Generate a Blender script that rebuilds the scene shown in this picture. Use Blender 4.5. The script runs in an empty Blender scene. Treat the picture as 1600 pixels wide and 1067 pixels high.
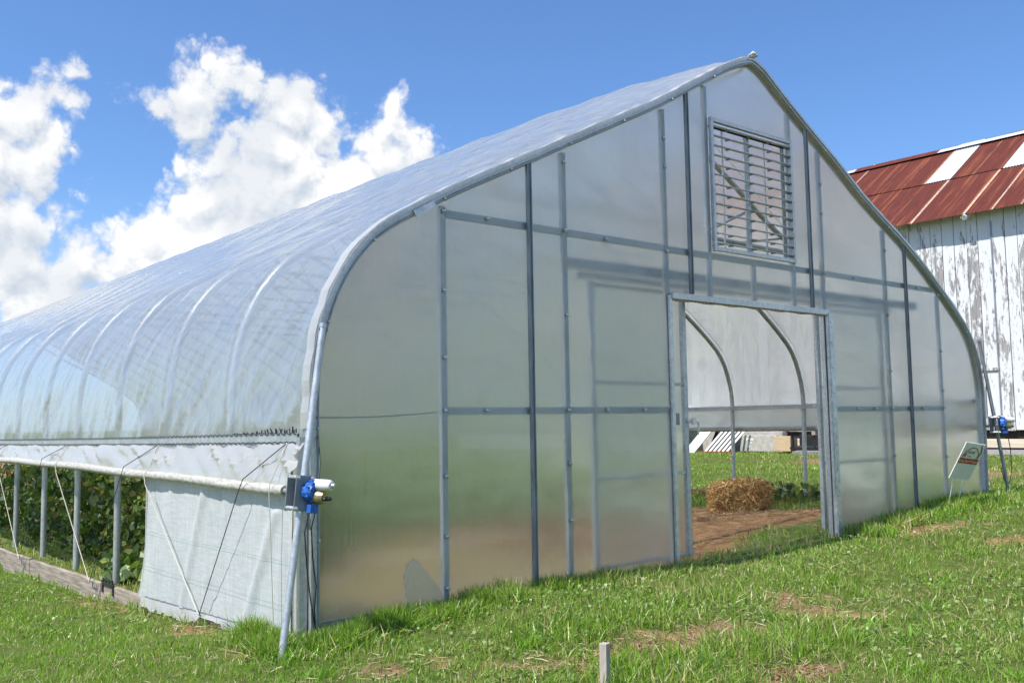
import bpy, math, random
import numpy as np
from mathutils import Vector, Matrix

random.seed(7)
rng = np.random.default_rng(11)
scene = bpy.context.scene
COL = scene.collection

# ------------------------------------------------------------------ camera
cam_d = bpy.data.cameras.new('camera')
cam = bpy.data.objects.new('camera', cam_d)
COL.objects.link(cam)
CAM = Vector((-2.76477, -5.28846, 1.80929))
_yaw, _pitch, _roll, _f = 0.69641, 0.08457, -0.01622, 1500.95
_fw = Vector((math.sin(_yaw) * math.cos(_pitch), math.cos(_yaw) * math.cos(_pitch), math.sin(_pitch)))
_rt = Vector((math.cos(_yaw), -math.sin(_yaw), 0))
_up = _rt.cross(_fw)
_r2 = _rt * math.cos(_roll) + _up * math.sin(_roll)
_u2 = _up * math.cos(_roll) - _rt * math.sin(_roll)
cam.matrix_world = Matrix(((_r2.x, _u2.x, -_fw.x, CAM.x), (_r2.y, _u2.y, -_fw.y, CAM.y),
                           (_r2.z, _u2.z, -_fw.z, CAM.z), (0, 0, 0, 1)))
cam_d.sensor_width = 36
cam_d.lens = _f / 1600 * 36
cam_d.clip_start = 0.05
cam_d.clip_end = 3000
scene.camera = cam

# ------------------------------------------------------------------ world, sun, exposure
SUN = Vector((-1, .08, 1.62)).normalized()
SUN_EL = math.asin(SUN.z)
SUN_AZ = math.atan2(SUN.x, SUN.y)
SKY_STRENGTH = 0.105
SKY_TINT = (0.76, 1.02, 1.36)
CLOUD_LIT = 8.1
world = bpy.data.worlds.new('World')
scene.world = world
world.use_nodes = True
WN, WL = world.node_tree.nodes, world.node_tree.links
WN.clear()


def N(tree, typ, **kw):
    n = tree.nodes.new(typ)
    for k, v in kw.items():
        setattr(n, k, v)
    return n


def setin(tree, sock, v):
    if v is None:
        return
    if hasattr(v, 'is_output') or isinstance(v, bpy.types.NodeSocket):
        tree.links.new(v, sock)
    else:
        try:
            sock.default_value = v
        except Exception:
            sock.default_value = (v[0], v[1], v[2], 1)


def M(tree, op, a, b=None, c=None, clamp=False):
    n = N(tree, 'ShaderNodeMath', operation=op)
    n.use_clamp = clamp
    setin(tree, n.inputs[0], a); setin(tree, n.inputs[1], b)
    if c is not None:
        setin(tree, n.inputs[2], c)
    return n.outputs[0]


def VM(tree, op, a, b=None, s=None):
    n = N(tree, 'ShaderNodeVectorMath', operation=op)
    setin(tree, n.inputs[0], a)
    if b is not None: setin(tree, n.inputs[1], b)
    if s is not None: setin(tree, n.inputs['Scale'], s)
    return n.outputs['Value'] if op in ('DISTANCE', 'DOT_PRODUCT', 'LENGTH') else n.outputs[0]


def MR(tree, v, a, b, c=0.0, d=1.0, smooth=False):
    n = N(tree, 'ShaderNodeMapRange')
    if smooth: n.interpolation_type = 'SMOOTHSTEP'
    setin(tree, n.inputs['Value'], v)
    n.inputs['From Min'].default_value = a; n.inputs['From Max'].default_value = b
    setin(tree, n.inputs['To Min'], c); setin(tree, n.inputs['To Max'], d)
    return n.outputs[0]


def MIXC(tree, f, a, b, blend='MIX'):
    n = N(tree, 'ShaderNodeMix', data_type='RGBA', blend_type=blend)
    setin(tree, n.inputs[0], f)
    setin(tree, n.inputs[6], a if not isinstance(a, tuple) else (*a[:3], 1))
    setin(tree, n.inputs[7], b if not isinstance(b, tuple) else (*b[:3], 1))
    return n.outputs[2]


BLOBS = [(0.3677, 0.8657, 0.3397, 0.03), (0.3746, 0.8525, 0.3645, 0.0107), (0.3736, 0.8572, 0.3544, 0.0147), (0.349, 0.8815, 0.3181, 0.0346), (0.318, 0.8972, 0.3065, 0.024), (0.3412, 0.8928, 0.2942, 0.0227), (0.3941, 0.8587, 0.3276, 0.0213), (0.4301, 0.8491, 0.3066, 0.0346), (0.4405, 0.8357, 0.3278, 0.02), (0.4596, 0.8383, 0.2933, 0.028), (0.4213, 0.8657, 0.2702, 0.044), (0.3733, 0.8922, 0.254, 0.0306), (0.3714, 0.9023, 0.2187, 0.0346), (0.4096, 0.8836, 0.2268, 0.0533), (0.4457, 0.8587, 0.2531, 0.04), (0.4757, 0.8411, 0.2573, 0.0227), (0.4965, 0.8326, 0.2456, 0.0333), (0.5139, 0.797, 0.3174, 0.016), (0.523, 0.7995, 0.2954, 0.024), (0.5149, 0.8133, 0.2708, 0.0306), (0.5418, 0.7955, 0.2713, 0.0266), (0.5614, 0.778, 0.2819, 0.0093), (0.3302, 0.9261, 0.1828, 0.0386), (0.2996, 0.9352, 0.1889, 0.0227), (0.3153, 0.9353, 0.1606, 0.04), (0.364, 0.9148, 0.1751, 0.0533), (0.4132, 0.8907, 0.1896, 0.06), (0.4666, 0.8575, 0.2165, 0.0466), (0.2426, 0.9132, 0.3274, 0.0133), (0.2308, 0.9231, 0.3077, 0.02), (0.212, 0.9328, 0.2915, 0.0293), (0.1857, 0.9427, 0.2771, 0.04), (0.2243, 0.9369, 0.268, 0.0253), (0.2085, 0.9472, 0.2437, 0.032), (0.1842, 0.955, 0.2326, 0.04), (0.2122, 0.958, 0.1927, 0.0293), (0.2403, 0.9503, 0.1978, 0.016), (0.2583, 0.9412, 0.218, 0.0093), (0.1872, 0.9642, 0.1877, 0.0333), (0.2526, 0.9321, 0.2597, 0.008), (0.2671, 0.9516, 0.1522, 0.024), (0.2866, 0.9476, 0.141, 0.0266), (0.2152, 0.966, 0.1434, 0.04), (0.2424, 0.9626, 0.1211, 0.0466), (0.1799, 0.9735, 0.1413, 0.04)]


def cloud_group():
    g = bpy.data.node_groups.new('cloud_field', 'ShaderNodeTree')
    g.interface.new_socket('Dir', in_out='INPUT', socket_type='NodeSocketVector')
    g.interface.new_socket('Field', in_out='OUTPUT', socket_type='NodeSocketFloat')
    gi, go = g.nodes.new('NodeGroupInput'), g.nodes.new('NodeGroupOutput')
    p = gi.outputs[0]
    nz = N(g, 'ShaderNodeTexNoise'); nz.inputs['Scale'].default_value = 26; nz.inputs['Detail'].default_value = 5
    g.links.new(p, nz.inputs['Vector'])
    w = VM(g, 'SUBTRACT', nz.outputs['Color'], (.5, .5, .5))
    pw = VM(g, 'ADD', p, VM(g, 'SCALE', w, s=.035))
    f = None
    for x, y, z, r in BLOBS:
        d = M(g, 'SUBTRACT', r * 1.12 + .001, VM(g, 'DISTANCE', pw, (x, y, z)))
        f = d if f is None else M(g, 'SMOOTH_MAX', f, d, .012)
    # further cumulus away from the picture, so the sky goes on all round
    n0 = N(g, 'ShaderNodeTexNoise'); n0.inputs['Scale'].default_value = 2.1; n0.inputs['Detail'].default_value = 2
    g.links.new(p, n0.inputs['Vector'])
    away = MR(g, VM(g, 'DOT_PRODUCT', p, (.60, .76, .26)), .45, .78, 0, .22, True)
    hi = MR(g, VM(g, 'DOT_PRODUCT', p, (0, 0, 1)), .35, .9, 0, .10)
    fo = M(g, 'SUBTRACT', M(g, 'MULTIPLY', M(g, 'SUBTRACT', n0.outputs['Fac'], .56), .55), M(g, 'ADD', away, hi))
    f = M(g, 'MAXIMUM', f, fo)
    vo = N(g, 'ShaderNodeTexVoronoi', feature='F1')
    vo.inputs['Scale'].default_value = 30; vo.inputs['Detail'].default_value = 2.6
    vo.inputs['Roughness'].default_value = .5; vo.inputs['Lacunarity'].default_value = 2.4
    g.links.new(pw, vo.inputs['Vector'])
    bump = M(g, 'MULTIPLY', M(g, 'SUBTRACT', .50, vo.outputs['Distance']), .027)
    n2 = N(g, 'ShaderNodeTexNoise'); n2.inputs['Scale'].default_value = 48; n2.inputs['Detail'].default_value = 5; n2.inputs['Roughness'].default_value = .62
    g.links.new(p, n2.inputs['Vector'])
    fb = M(g, 'MULTIPLY_ADD', M(g, 'SUBTRACT', n2.outputs['Fac'], .5), .026, .008)
    g.links.new(M(g, 'ADD', M(g, 'ADD', f, bump), fb), go.inputs[0])
    return g


def build_world():
    t = world.node_tree
    tc = N(t, 'ShaderNodeTexCoord')
    d = VM(t, 'NORMALIZE', tc.outputs['Generated'])
    sky = N(t, 'ShaderNodeTexSky')
    sky.sky_type = 'NISHITA'; sky.sun_disc = False
    sky.sun_elevation = SUN_EL; sky.sun_rotation = SUN_AZ
    sky.air_density = 1.0; sky.dust_density = .6; sky.ozone_density = 1.6
    base = MIXC(t, 1.0, sky.outputs[0], SKY_TINT, 'MULTIPLY')
    cg = cloud_group()
    def field(v):
        n = N(t, 'ShaderNodeGroup'); n.node_tree = cg; t.links.new(v, n.inputs[0]); return n.outputs[0]
    f0 = field(d)
    s = Vector((SUN.x, SUN.y, SUN.z + .5)).normalized()
    d1 = VM(t, 'NORMALIZE', VM(t, 'ADD', d, tuple(s * .016)))
    f1 = field(d1)
    alpha = MR(t, f0, -.006, .015, 0, 1, True)
    lit = M(t, 'MULTIPLY_ADD', M(t, 'SUBTRACT', f0, f1), 26.0, .70, clamp=True)
    nz = N(t, 'ShaderNodeTexNoise'); nz.inputs['Scale'].default_value = 9; nz.inputs['Detail'].default_value = 3
    t.links.new(d, nz.inputs['Vector'])
    big = MR(t, nz.outputs['Fac'], .36, .58, .45, 1.0, True)
    lit = M(t, 'MAXIMUM', M(t, 'MULTIPLY', lit, big), M(t, 'MULTIPLY', lit, .55))
    sh = (0.60 * CLOUD_LIT * .83, 0.685 * CLOUD_LIT * .83, 0.80 * CLOUD_LIT * .83)
    ccol = MIXC(t, lit, sh, (CLOUD_LIT * 1.0, CLOUD_LIT * .985, CLOUD_LIT * .96))
    # thin veil of haze low in the sky
    el = N(t, 'ShaderNodeSeparateXYZ'); t.links.new(d, el.inputs[0])
    n3 = N(t, 'ShaderNodeTexNoise'); n3.inputs['Scale'].default_value = 5; n3.inputs['Detail'].default_value = 6
    t.links.new(d, n3.inputs['Vector'])
    veil = M(t, 'MULTIPLY', MR(t, el.outputs[2], .05, .25, .75, 0, True), MR(t, n3.outputs['Fac'], .35, .6, .25, 1))
    base = MIXC(t, veil, base, (CLOUD_LIT * .56, CLOUD_LIT * .68, CLOUD_LIT * .86))
    out = MIXC(t, M(t, 'MULTIPLY', alpha, .97), base, ccol)
    bg = N(t, 'ShaderNodeBackground'); bg.inputs['Strength'].default_value = SKY_STRENGTH
    t.links.new(out, bg.inputs['Color'])
    wo = N(t, 'ShaderNodeOutputWorld'); t.links.new(bg.outputs[0], wo.inputs['Surface'])


build_world()
world.cycles.sampling_method = 'MANUAL'
world.cycles.sample_map_resolution = 256
sun_d = bpy.data.lights.new('sun', 'SUN')
sun_d.energy = 4.8; sun_d.angle = math.radians(.53); sun_d.color = (1, .955, .89)
sun = bpy.data.objects.new('sun', sun_d); COL.objects.link(sun)
sun.rotation_euler = (-SUN).to_track_quat('-Z', 'Y').to_euler()
sun.location = (0, 0, 30)
scene.view_settings.view_transform = 'Standard'
scene.view_settings.look = 'None'
scene.view_settings.gamma = 1
scene.view_settings.use_curve_mapping = False
scene.view_settings.exposure = 0.41
scene.render.engine = 'CYCLES'
cy = scene.cycles
cy.max_bounces = 12; cy.diffuse_bounces = 4; cy.glossy_bounces = 4; cy.transmission_bounces = 8
cy.transparent_max_bounces = 24; cy.sample_clamp_indirect = 25
cy.caustics_reflective = False

# ------------------------------------------------------------------ helpers
class MB:
    """collects shapes, links them as one mesh object"""
    def __init__(s):
        s.v = []; s.f = []; s.uv = None
    def add(s, vs, fs):
        o = len(s.v); s.v.extend([tuple(v) for v in vs]); s.f.extend([tuple(i + o for i in f) for f in fs]); return s
    def box(s, c, size, rot=None):
        x, y, z = size[0] / 2, size[1] / 2, size[2] / 2
        vs = [Vector(p) for p in ((-x, -y, -z), (x, -y, -z), (x, y, -z), (-x, y, -z), (-x, -y, z), (x, -y, z), (x, y, z), (-x, y, z))]
        if rot is not None: vs = [rot @ v for v in vs]
        c = Vector(c)
        return s.add([v + c for v in vs], [(0, 3, 2, 1), (4, 5, 6, 7), (0, 1, 5, 4), (1, 2, 6, 5), (2, 3, 7, 6), (3, 0, 4, 7)])
    def bar(s, a, b, w, t, upv=(0, 0, 1)):
        """box-section bar from a to b, w across, t thick"""
        a, b = Vector(a), Vector(b); d = (b - a); L = d.length; d.normalize()
        u = Vector(upv); sd = d.cross(u)
        if sd.length < 1e-4: sd = d.cross(Vector((0, 1, 0)))
        sd.normalize(); u = sd.cross(d)
        m = Matrix((sd, d, u)).transposed()
        return s.box((a + b) / 2, (w, L, t), m)
    def tube(s, pts, r, n=10, caps=True):
        pts = [Vector(p) for p in pts]; rs = r if hasattr(r, '__len__') else [r] * len(pts)
        vs = []; fs = []; nrm = None
        for i, p in enumerate(pts):
            d = (pts[min(i + 1, len(pts) - 1)] - pts[max(i - 1, 0)]).normalized()
            if nrm is None:
                nrm = d.cross(Vector((0, 0, 1)) if abs(d.z) < .9 else Vector((0, 1, 0))).normalized()
            else:
                nrm = (nrm - d * nrm.dot(d)).normalized()
            b = d.cross(nrm)
            for k in range(n):
                a = 2 * math.pi * k / n
                vs.append(p + (nrm * math.cos(a) + b * math.sin(a)) * rs[i])
        for i in range(len(pts) - 1):
            for k in range(n):
                k2 = (k + 1) % n
                fs.append((i * n + k, i * n + k2, (i + 1) * n + k2, (i + 1) * n + k))
        if caps:
            fs.append(tuple(range(n - 1, -1, -1))); fs.append(tuple((len(pts) - 1) * n + k for k in range(n)))
        return s.add(vs, fs)
    def build(s, name, mat, parent=None, smooth=False, bevel=0):
        me = bpy.data.meshes.new(name); me.from_pydata(s.v, [], s.f); me.validate(); me.update()
        me.materials.append(mat)
        if smooth: me.polygons.foreach_set('use_smooth', [True] * len(me.polygons))
        o = bpy.data.objects.new(name, me); COL.objects.link(o)
        if parent: o.parent = parent
        if bevel:
            b = o.modifiers.new('bevel', 'BEVEL'); b.width = bevel; b.segments = 2; b.limit_method = 'ANGLE'
        if smooth and len(me.polygons) > 0:
            try:
                me.set_sharp_from_angle(angle=math.radians(40))
            except Exception:
                pass
        return o


def mesh_np(name, verts, faces_flat, face_len, mat, parent=None, smooth=False, tint=None):
    """fast mesh from numpy arrays; faces_flat all of length face_len (int) or array of lengths"""
    me = bpy.data.meshes.new(name)
    verts = np.asarray(verts, np.float32); ff = np.asarray(faces_flat, np.int32).ravel()
    nf = len(ff) // face_len if np.isscalar(face_len) else len(face_len)
    lens = np.full(nf, face_len, np.int32) if np.isscalar(face_len) else np.asarray(face_len, np.int32)
    me.vertices.add(len(verts)); me.vertices.foreach_set('co', verts.ravel())
    me.loops.add(len(ff)); me.loops.foreach_set('vertex_index', ff)
    me.polygons.add(nf)
    st = np.zeros(nf, np.int32); st[1:] = np.cumsum(lens)[:-1]
    me.polygons.foreach_set('loop_start', st)
    if smooth: me.polygons.foreach_set('use_smooth', np.ones(nf, bool))
    me.update(calc_edges=True)
    if tint is not None:
        a = me.attributes.new('tint', 'FLOAT_COLOR', 'POINT')
        c = np.ones((len(verts), 4), np.float32); c[:, :3] = tint
        a.data.foreach_set('color', c.ravel())
    me.materials.append(mat)
    o = bpy.data.objects.new(name, me); COL.objects.link(o)
    if parent: o.parent = parent
    return o


def empty(name, loc=(0, 0, 0)):
    o = bpy.data.objects.new(name, None); COL.objects.link(o); o.location = loc; o.empty_display_size = .2
    return o


def tag(o, label=None, cat=None, group=None, kind=None):
    if label: o['label'] = label
    if cat: o['category'] = cat
    if group: o['group'] = group
    if kind: o['kind'] = kind
    return o


def rel(o):
    """parts are written in world coordinates: keep them there under a moved root"""
    for ch in o.children:
        ch.matrix_parent_inverse = Matrix.Translation(-o.location)
    return o


# lattice noise
_lat = rng.random((256, 256))
def vnoise(x, y):
    xi = np.floor(x).astype(int); yi = np.floor(y).astype(int); fx = x - xi; fy = y - yi
    fx = fx * fx * (3 - 2 * fx); fy = fy * fy * (3 - 2 * fy)
    a = _lat[xi % 256, yi % 256]; b = _lat[(xi + 1) % 256, yi % 256]
    c = _lat[xi % 256, (yi + 1) % 256]; d = _lat[(xi + 1) % 256, (yi + 1) % 256]
    return (a * (1 - fx) + b * fx) * (1 - fy) + (c * (1 - fx) + d * fx) * fy
def fbm(x, y, o=4):
    s = 0; a = .5; t = 0
    for i in range(o):
        s = s + a * vnoise(x + 17.3 * i, y + 9.1 * i); t += a; a *= .5; x = x * 2.03; y = y * 2.03
    return s / t


def sstep(x, a, b):
    t = np.clip((x - a) / (b - a), 0, 1); return t * t * (3 - 2 * t)


# ------------------------------------------------------------------ materials
def newmat(name):
    m = bpy.data.materials.new(name); m.use_nodes = True; t = m.node_tree; t.nodes.clear()
    o = N(t, 'ShaderNodeOutputMaterial'); return m, t, o


def bsdf(t, col, rough=.6, metal=0.0, spec=.5, normal=None):
    b = N(t, 'ShaderNodeBsdfPrincipled')
    setin(t, b.inputs['Base Color'], col if not isinstance(col, tuple) else (*col[:3], 1))
    setin(t, b.inputs['Roughness'], rough); setin(t, b.inputs['Metallic'], metal)
    b.inputs['Specular IOR Level'].default_value = spec
    if normal is not None: t.links.new(normal, b.inputs['Normal'])
    return b


def noise(t, scale, detail=4, rough=.55, vec=None, stretch=None, dist=0):
    n = N(t, 'ShaderNodeTexNoise')
    n.inputs['Scale'].default_value = scale; n.inputs['Detail'].default_value = detail
    n.inputs['Roughness'].default_value = rough; n.inputs['Distortion'].default_value = dist
    if vec is None:
        vec = N(t, 'ShaderNodeNewGeometry').outputs['Position']
    if stretch:
        vec = VM(t, 'MULTIPLY', vec, stretch)
    t.links.new(vec, n.inputs['Vector'])
    return n.outputs['Fac']


def bumpn(t, h, strength=.3, dist=.01):
    b = N(t, 'ShaderNodeBump'); b.inputs['Strength'].default_value = strength; b.inputs['Distance'].default_value = dist
    t.links.new(h, b.inputs['Height']); return b.outputs[0]


def simple(name, c1, c2=None, rough=.6, metal=0.0, scale=20, stretch=None, bump=.0, spec=.5, lo=.35, hi=.65, detail=5):
    m, t, o = newmat(name)
    n = noise(t, scale, detail, .6, stretch=stretch)
    col = MIXC(t, MR(t, n, lo, hi), c1, c2) if c2 else c1
    nm = bumpn(t, n, bump, .01) if bump else None
    if metal:
        oi = N(t, 'ShaderNodeObjectInfo'); big = noise(t, 3.0, 5, .65)
        v = M(t, 'MULTIPLY', MR(t, oi.outputs['Random'], 0, 1, .84, 1.10), MR(t, big, .3, .7, .86, 1.12))
        cc = N(t, 'ShaderNodeCombineColor'); [t.links.new(v, cc.inputs[k]) for k in range(3)]
        col = MIXC(t, 1.0, col, cc.outputs[0], 'MULTIPLY')
    r = M(t, 'MULTIPLY_ADD', n, .25, rough - .12, clamp=True)
    b = bsdf(t, col, r, metal, spec, nm); t.links.new(b.outputs[0], o.inputs[0]); return m


MAT = {}
MAT['galv'] = simple('galvanised_steel', (.42, .44, .46), (.58, .60, .615), .42, .55, 35, bump=.05)
MAT['galv_dark'] = simple('dull_steel', (.20, .22, .245), (.33, .35, .38), .5, .45, 30, stretch=(1, 1, .2), bump=.05)
MAT['galv_bright'] = simple('bright_zinc', (.48, .51, .54), (.72, .74, .76), .33, .6, 18, bump=.08)
MAT['hoop'] = simple('hoop_steel', (.48, .49, .49), (.62, .63, .63), .38, .5, 30)
MAT['aluminium'] = simple('aluminium_trim', (.50, .51, .52), (.68, .69, .70), .38, .6, 26, bump=.05)
MAT['slat'] = simple('louvre_slat', (.66, .65, .61), (.78, .77, .73), .4, .25, 26)
MAT['white_pl'] = simple('white_plastic', (.70, .70, .68), (.80, .80, .79), .35, 0, 30)
MAT['blue_pl'] = simple('blue_plastic', (.015, .08, .34), (.03, .16, .56), .38, 0, 45, None, .1)
MAT['brass'] = simple('brass_gear', (.32, .25, .12), (.48, .40, .22), .35, .7, 40)
MAT['black_pl'] = simple('black_plastic', (.012, .012, .013), (.03, .03, .032), .4, 0, 60)
MAT['rope_w'] = simple('cream_rope', (.50, .47, .38), (.70, .66, .55), .9, 0, 250)
MAT['rope_b'] = simple('black_rope', (.03, .03, .03), (.08, .08, .075), .9, 0, 250)
MAT['wood_grey'] = simple('weathered_wood', (.21, .17, .135), (.42, .36, .30), .85, 0, 9, (1.0, .35, 6), .35, .2)
MAT['wood_brown'] = simple('brown_wood', (.20, .10, .05), (.33, .18, .10), .85, 0, 9, (1, .35, 6), .3, .2)
MAT['wood_post'] = simple('stake_wood', (.36, .31, .26), (.52, .46, .40), .85, 0, 30, (4, 4, .5), .35, .2)
MAT['concrete'] = simple('concrete', (.38, .36, .32), (.52, .50, .45), .9, 0, 8, None, .2, .2)
MAT['tan'] = simple('tan_boards', (.50, .36, .22), (.62, .47, .30), .8, 0, 8, (1, .4, 4), .1, .2)
MAT['lime'] = simple('pale_footing', (.55, .47, .35), (.70, .62, .48), .9, 0, 5, (1, .4, 3), .2, .2)
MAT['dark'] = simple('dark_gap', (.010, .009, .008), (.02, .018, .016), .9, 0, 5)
MAT['white_paint'] = simple('white_paint', (.70, .70, .69), (.82, .82, .81), .5, 0, 6, (1, 1, .3), .05)
MAT['red_print'] = simple('red_print', (.36, .05, .02), (.42, .07, .03), .5)
MAT['cream_print'] = simple('cream_print', (.75, .62, .5), None, .5)
MAT['grey_print'] = simple('grey_print', (.12, .13, .12), None, .5)
MAT['green_print'] = simple('green_print', (.10, .14, .03), (.2, .25, .05), .5, scale=200)
MAT['orange_print'] = simple('orange_print', (.5, .12, .03), None, .5)
MAT['gravel'] = simple('grey_gravel', (.16, .15, .15), (.28, .27, .26), .9, 0, 14, None, .4)


def film_mat(name, haze_fac=.29, dif=(.83, .90, .96), tr=(.90, .88, .83), tmix=.5, clear=(.95, .97, .97), gloss=.60, rough=.12, weave=False, spots=True):
    m, t, o = newmat(name)
    pos = N(t, 'ShaderNodeNewGeometry').outputs['Position']
    n = noise(t, 2.2, 5, .6, pos, (1, .5, 1))
    _sx = N(t, 'ShaderNodeSeparateXYZ'); t.links.new(pos, _sx.inputs[0]); SX = _sx.outputs[0]
    n2 = noise(t, 30, 4, .6, pos, (1, .6, 1))
    nm = bumpn(t, M(t, 'MULTIPLY_ADD', n2, .35, n), .22, .03)
    D = N(t, 'ShaderNodeBsdfDiffuse'); setin(t, D.inputs[0], (*dif, 1)); t.links.new(nm, D.inputs['Normal'])
    T = N(t, 'ShaderNodeBsdfTranslucent'); setin(t, T.inputs[0], (*tr, 1)); t.links.new(nm, T.inputs['Normal'])
    a = N(t, 'ShaderNodeMixShader'); a.inputs[0].default_value = tmix; t.links.new(D.outputs[0], a.inputs[1]); t.links.new(T.outputs[0], a.inputs[2])
    C = N(t, 'ShaderNodeBsdfTransparent'); setin(t, C.inputs[0], (*clear, 1))
    # the rest goes through: most of it scattered forward, a little straight on
    Rf = N(t, 'ShaderNodeBsdfRefraction'); Rf.inputs['IOR'].default_value = 1.12; Rf.inputs['Roughness'].default_value = .62; setin(t, Rf.inputs[0], (*clear, 1)); t.links.new(nm, Rf.inputs['Normal'])
    C0 = C; C = N(t, 'ShaderNodeMixShader'); t.links.new(MR(t, SX, 4.2, 6.0, .32, .80), C.inputs[0]); t.links.new(C0.outputs[0], C.inputs[1]); t.links.new(Rf.outputs[0], C.inputs[2])
    b = N(t, 'ShaderNodeMixShader')
    hz = M(t, 'MULTIPLY_ADD', M(t, 'SUBTRACT', n, .5), .22 if spots else 0.1, haze_fac, clamp=True)
    if weave:
        w = noise(t, 60, 3, .7, pos, (1, 1, .12))
        w2 = noise(t, 60, 3, .7, pos, (1, .12, 1))
        hz = M(t, 'ADD', hz, M(t, 'MULTIPLY', M(t, 'SUBTRACT', M(t, 'ADD', w, w2), 1.0), .18), clamp=True)
    # at grazing angles more film is crossed
    lw = N(t, 'ShaderNodeLayerWeight'); lw.inputs[0].default_value = .5
    gz = M(t, 'POWER', lw.outputs['Facing'], 3.0)
    hz = M(t, 'ADD', hz, M(t, 'MULTIPLY', gz, .35), clamp=True)
    if spots:
        # creases in the film scatter more light than the flat film between them
        def crease(du, dv, fu, fv, pw):
            cv = N(t, 'ShaderNodeCombineXYZ'); t.links.new(M(t, 'MULTIPLY', VM(t, 'DOT_PRODUCT', pos, du), fu), cv.inputs[0]); t.links.new(M(t, 'MULTIPLY', VM(t, 'DOT_PRODUCT', pos, dv), fv), cv.inputs[1])
            nn = N(t, 'ShaderNodeTexNoise'); nn.inputs['Scale'].default_value = 1; nn.inputs['Detail'].default_value = 2.5; nn.inputs['Roughness'].default_value = .6; t.links.new(cv.outputs[0], nn.inputs['Vector'])
            return M(t, 'POWER', M(t, 'SUBTRACT', 1.0, M(t, 'ABSOLUTE', M(t, 'MULTIPLY', M(t, 'SUBTRACT', nn.outputs['Fac'], .5), 5.0)), clamp=True), pw)
        zz = _sx.outputs[2]
        upw = MR(t, zz, 2.5, 3.3, 0, 1, True)
        lowc = M(t, 'ADD', crease((0, 1.0, 1.25), (0, -1, 1), 4.2, .55, 4.0), M(t, 'MULTIPLY', crease((0, 1.0, .9), (0, -1, 1), 12.0, .8, 3.0), .5))
        upc = M(t, 'ADD', crease((1, .16, 1), (0, 1, 0), 6.0, .35, 3.5), M(t, 'MULTIPLY', crease((1, .10, 1), (0, 1, 0), 17.0, .5, 2.5), .5))
        cr = M(t, 'ADD', M(t, 'MULTIPLY', upc, upw), M(t, 'MULTIPLY', lowc, M(t, 'SUBTRACT', 1.0, upw)))
        cr = M(t, 'MULTIPLY', cr, MR(t, SX, 4.4, 5.5, .10, .04))
        hz = M(t, 'ADD', hz, M(t, 'SUBTRACT', cr, .04), clamp=True)
    t.links.new(hz, b.inputs[0]); t.links.new(C.outputs[0], b.inputs[1]); t.links.new(a.outputs[0], b.inputs[2])
    G = N(t, 'ShaderNodeBsdfGlossy'); G.inputs['Roughness'].default_value = rough; setin(t, G.inputs[0], (.95, .95, .95, 1)); t.links.new(nm, G.inputs['Normal'])
    fr = M(t, 'MULTIPLY_ADD', M(t, 'POWER', lw.outputs['Facing'], 4.0), gloss, .14, clamp=True)
    c = N(t, 'ShaderNodeMixShader'); t.links.new(fr, c.inputs[0]); t.links.new(b.outputs[0], c.inputs[1]); t.links.new(G.outputs[0], c.inputs[2])
    t.links.new(c.outputs[0], o.inputs[0]); return m


MAT['film'] = film_mat('greenhouse_film')
MAT['skirt'] = film_mat('dusty_skirt_film', .74, (.84, .83, .79), (.84, .83, .79), .5, rough=.25, gloss=.4, spots=False)
MAT['roll'] = simple('rolled_film', (.34, .32, .27), (.58, .56, .50), .5, 0, 60, (1, .3, 1), .3)


def curtain_mat():
    m, t, o = newmat('woven_curtain')
    pos = N(t, 'ShaderNodeNewGeometry').outputs['Position']
    sep = N(t, 'ShaderNodeSeparateXYZ'); t.links.new(pos, sep.inputs[0])
    w = noise(t, 55, 3, .7, pos, (1, 1, .06)); w2 = noise(t, 70, 2, .7, pos, (1, .1, 1)); sp = noise(t, 3, 5, .6, pos)
    z = sep.outputs[2]; line = None
    for z0, hw in ((.705, .004), (.735, .003), (.98, .003), (1.0, .002)):
        d = M(t, 'ABSOLUTE', M(t, 'SUBTRACT', z, z0)); l = M(t, 'LESS_THAN', d, hw)
        line = l if line is None else M(t, 'MAXIMUM', line, l)
    base = MIXC(t, MR(t, sp, .3, .7), (.70, .75, .77), (.80, .83, .83))
    base = MIXC(t, MR(t, M(t, 'ADD', w, w2), .8, 1.25, 0, .6), base, (.87, .88, .87))
    base = MIXC(t, M(t, 'MULTIPLY', line, .45), base, (.30, .50, .43))
    D = N(t, 'ShaderNodeBsdfDiffuse'); T = N(t, 'ShaderNodeBsdfTranslucent'); t.links.new(base, D.inputs[0]); t.links.new(base, T.inputs[0])
    a = N(t, 'ShaderNodeMixShader'); a.inputs[0].default_value = .38; t.links.new(D.outputs[0], a.inputs[1]); t.links.new(T.outputs[0], a.inputs[2])
    C = N(t, 'ShaderNodeBsdfTransparent'); b = N(t, 'ShaderNodeMixShader')
    t.links.new(MR(t, M(t, 'ADD', w, w2), .6, 1.3, .78, .98), b.inputs[0]); t.links.new(C.outputs[0], b.inputs[1]); t.links.new(a.outputs[0], b.inputs[2])
    G = N(t, 'ShaderNodeBsdfGlossy'); G.inputs['Roughness'].default_value = .35
    c = N(t, 'ShaderNodeMixShader'); c.inputs[0].default_value = .05; t.links.new(b.outputs[0], c.inputs[1]); t.links.new(G.outputs[0], c.inputs[2])
    t.links.new(c.outputs[0], o.inputs[0]); return m


MAT['curtain'] = curtain_mat()


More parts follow.
